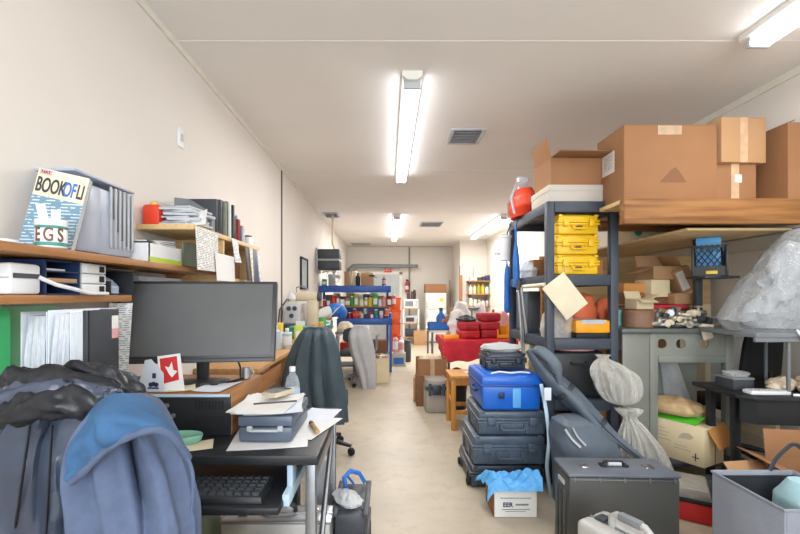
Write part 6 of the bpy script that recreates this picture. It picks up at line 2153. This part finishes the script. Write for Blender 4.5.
# red tool box
t = thing('tool_box', 'red tool box with a scuffed translucent lid on the floor', 'tool box', (1.80, 2.58, 0), -32)
MB().box(-.11, .11, -.14, .14, 0, .115, .012).part('body', 'red_plastic', t)
MB().box(-.115, .115, -.145, .145, .11, .13, .005).part('rim', 'black_matte', t)
MB().frustum(.215, .275, .19, .25, .13, .19, .01).part('lid', 'lid_clear', t)
lump('duffel_bag', 'black slumped bag between the red tool box and the large black case', 'bag', 'bag_dark', [(0, 0, 0, .06, .1), (0, 0, .08, .065, .11), (0, 0, .14, .04, .07), (0, 0, .16, .01, .02)], (1.52, 2.42, 0), 10, amp=.15, seed=33)
lump('duffel_bag', 'black bag lying on the floor behind the red tool box', 'bag', 'bag_dark', [(0, 0, 0, .16, .08), (0, 0, .1, .17, .09), (0, 0, .16, .1, .05), (0, 0, .17, .02, .02)], (2.05, 2.66, 0), 0, amp=.15, seed=34)

# felt tote
t = thing('felt_tote', 'grey felt tote bag standing open in the right foreground corner', 'tote bag', (1.53, 1.64, 0), 0)
w3, d3, h3 = .17, .165, .56
b = MB()
k = .008
b.box(-w3, w3, -d3, d3, 0, k)
b.box(-w3, -w3 + k, -d3, d3, k, h3, .003); b.box(w3 - k, w3, -d3, d3, k, h3, .003)
b.box(-w3 + k, w3 - k, d3 - k, d3, k, h3, .003); b.box(-w3 + k, w3 - k, -d3, -d3 + k, k, h3, .003)
b.part('body', 'felt', t)
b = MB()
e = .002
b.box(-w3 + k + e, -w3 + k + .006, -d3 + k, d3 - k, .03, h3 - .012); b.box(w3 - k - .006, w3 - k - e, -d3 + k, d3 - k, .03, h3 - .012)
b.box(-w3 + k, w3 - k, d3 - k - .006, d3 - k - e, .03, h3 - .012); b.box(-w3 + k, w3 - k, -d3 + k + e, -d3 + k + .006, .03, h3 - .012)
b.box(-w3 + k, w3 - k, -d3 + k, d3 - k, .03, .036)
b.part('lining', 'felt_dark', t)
b = MB()
b.tube([(-w3, -d3, h3), (-w3, d3, h3), (w3, d3, h3), (w3, -d3, h3)], .006, 8, closed=True)
b.part('rim_binding', 'felt', t)
b = MB(); b.tube(smooth_path([(.06, d3, h3 - .05), (.09, d3 - .0, h3 + .04), (.14, d3 - .01, h3 + .105), (.16, d3 - .02, h3 + .12), (.19, d3 - .03, h3 + .10)], 5), .010, 8, flat=.5)
b.part('strap', 'bag_dark', t)
lump('towel', 'pale blue cloth stuffed into the open felt tote', 'cloth', 'pale_blue_cloth', [(0, 0, 0, .06, .10), (0, 0, .3, .065, .11), (0, 0, .46, .06, .10), (.0, 0, .53, .03, .05)], (1.60, 1.66, .04), amp=.08, seed=35)
# open carton behind it
carton('large open tan carton with spread flaps behind the felt tote', .40, .34, .42, (2.22, 2.14, 0), -8, 'card', open=(95, 8, 70, 40), flap_len=.15)
carton('low open tan carton beside the felt tote, flaps folded out', .24, .22, .36, (1.89, 2.10, 0), 8, 'card_light', open=(100, 40, 75, None), flap_len=.09)

# ---- black curved desk with things, chairs, white desk, wrapped roll
t = thing('curved_desk', 'black desk with a curved front edge at the right, heaped with paper', 'desk', (0, 0, 0))
poly = [(2.02, 2.86), (2.02, 2.50), (2.08, 2.43), (2.3, 2.40), (2.6, 2.34), (2.9, 2.22), (3.2, 2.2), (3.2, 2.86)]
MB().prism(poly, .70, .725, 'Z', bev=.004).part('desktop', 'black_plastic', t)
b = MB()
ap = [(2.06, 2.51), (2.11, 2.455), (2.31, 2.43), (2.6, 2.37), (2.9, 2.25), (3.15, 2.23)]
b.prism(ap + [(x, y + .012) for x, y in ap[::-1]], .56, .70, 'Z')
b.part('apron', 'black_plastic', t)
for x, y in ((2.10, 2.6), (2.10, 2.8), (2.55, 2.55), (3.1, 2.4), (3.1, 2.8)):
    MB().box(x - .02, x + .02, y - .02, y + .02, 0, .70, .003).part('leg', 'black_plastic', t)
dz = .726
t = thing('keyboard', 'pale narrow keyboard lying along the curved black desk edge', 'keyboard', (2.20, 2.50, dz), -3)
MB().box(-.11, .11, -.035, .035, 0, .02, .004).part('housing', 'white_plastic', t)
b = MB()
for i in range(10):
    for j in range(3):
        b.box(-.10 + i * .02, -.085 + i * .02, -.025 + j * .018, -.011 + j * .018, .02, .025, .001)
b.part('keys', 'light_grey', t)
small_box('grey equipment box on the curved black desk by the bench leg', .13, .14, .075, 'dark_grey', (2.14, 2.66, dz), 3, lid='mid_grey')
lump('plastic_bag', 'crumpled clear wrap on the grey equipment box of the black desk', 'wrap', 'bag_clear', [(0, 0, 0, .06, .05), (0, 0, .02, .065, .06), (0, 0, .03, .02, .02)], (2.15, 2.66, dz + .0765), amp=.2, seed=36)
random.seed(3)
for i, (x, y, s_) in enumerate(((2.32, 2.56, .06), (2.40, 2.62, .07), (2.46, 2.50, .065), (2.54, 2.60, .075), (2.62, 2.50, .07), (2.70, 2.60, .08))):
    lump('crumpled_paper', '%s ball of crumpled beige paper from the left on the curved black desk' % ORD[i], 'paper', 'crumple', [(0, 0, 0, s_ * .7, s_ * .7), (0, 0, s_ * .5, s_, s_ * .9), (0, 0, s_ * .9, s_ * .6, s_ * .6), (0, 0, s_ * 1.05, s_ * .2, s_ * .2)], (x, y, dz), i * 40, 'crumpled paper on the black desk', amp=.3, seed=40 + i)
b = MB(); b.tube(smooth_path([(2.30, 2.44, .732), (2.36, 2.40, .728), (2.45, 2.36, .66), (2.52, 2.33, .57), (2.58, 2.32, .5)], 5), .008, 8)
b.solo('loose_cable', 'white_plastic', 'white cord drooping over the curved front of the black desk', 'cord')
office_chair('black office chair with a rounded back behind the grey bench leg', (2.70, 3.40, 0), 188, seat_h=.5, back_h=1.08, bw=.36)
t = thing('white_desk', 'off-white desk with grey modesty panel at the right edge', 'desk', (0, 0, 0))
MB().box(2.78, 3.45, 3.75, 4.3, .935, .96, .003).part('desktop', 'cream', t)
MB().box(2.78, 2.83, 3.77, 4.25, 0, .935, .003).part('end_panel', 'cream', t)
MB().box(3.40, 3.44, 3.77, 4.25, 0, .935, .003).part('end_panel', 'cream', t)
MB().box(2.83, 3.40, 3.80, 3.82, .3, .935, .003).part('modesty_panel', 'light_grey', t)
t = thing('computer_monitor', 'black monitor with its foot standing on the curved desk at the right edge', 'monitor', (2.80, 2.62, dz), 200)
MB().box(-.2, .2, -.03, .01, .06, .30, .01).part('housing', 'black_plastic', t)
MB().box(-.03, .03, .005, .03, .01, .2, .005).part('neck', 'black_plastic', t)
MB().box(-.1, .1, -.06, .08, 0, .012, .004).part('foot', 'black_plastic', t)
# steel trestle shelf carrying the plastic-wrapped roll
t = thing('side_table', 'tall grey steel stand under the plastic-wrapped bundle', 'stand', (0, 0, 0))
MB().box(2.10, 2.545, 2.45, 2.90, 1.055, 1.085, .004).part('top', 'mid_grey', t)
MB().box(2.10, 2.545, 2.455, 2.475, 1.03, 1.055, .003).part('front_rail', 'mid_grey', t)
for x, y in ((2.53, 2.48), (2.53, 2.88), (2.30, 2.47)):
    MB().box(x - .008, x + .008, y - .008, y + .008, .726, 1.055, .002).part('leg', 'mid_grey', t)
lump('wrapped_bundle', 'huge bundle in shiny clear plastic wrap at the right edge', 'bundle', 'bag_clear_thick', [(2.34, 2.62, 1.087, .25, .14), (2.32, 2.62, 1.16, .28, .17), (2.36, 2.62, 1.28, .24, .18), (2.42, 2.62, 1.42, .18, .16), (2.46, 2.62, 1.56, .13, .13), (2.50, 2.62, 1.68, .06, .08), (2.50, 2.62, 1.70, .03, .04)], amp=.13, seed=51, seg=110, fine=18, sub=9)
lump('foam_filling', 'white foam filling inside the plastic-wrapped bundle', 'foam', 'light_grey', [(2.38, 2.64, 1.10, .15, .08), (2.38, 2.64, 1.2, .17, .1), (2.42, 2.64, 1.4, .12, .09), (2.46, 2.64, 1.55, .06, .06), (2.47, 2.64, 1.58, .02, .02)], amp=.35, seed=52, fine=14, sub=8)
b = MB(); b.tube(smooth_path([(2.33, 2.40, 1.10), (2.35, 2.37, 1.05), (2.42, 2.36, 1.03), (2.52, 2.37, 1.05)], 5), .008, 8)
b.solo('loose_cable', 'white_plastic', 'white cord looping over the front of the steel stand', 'cord', (0, .05, -.0))
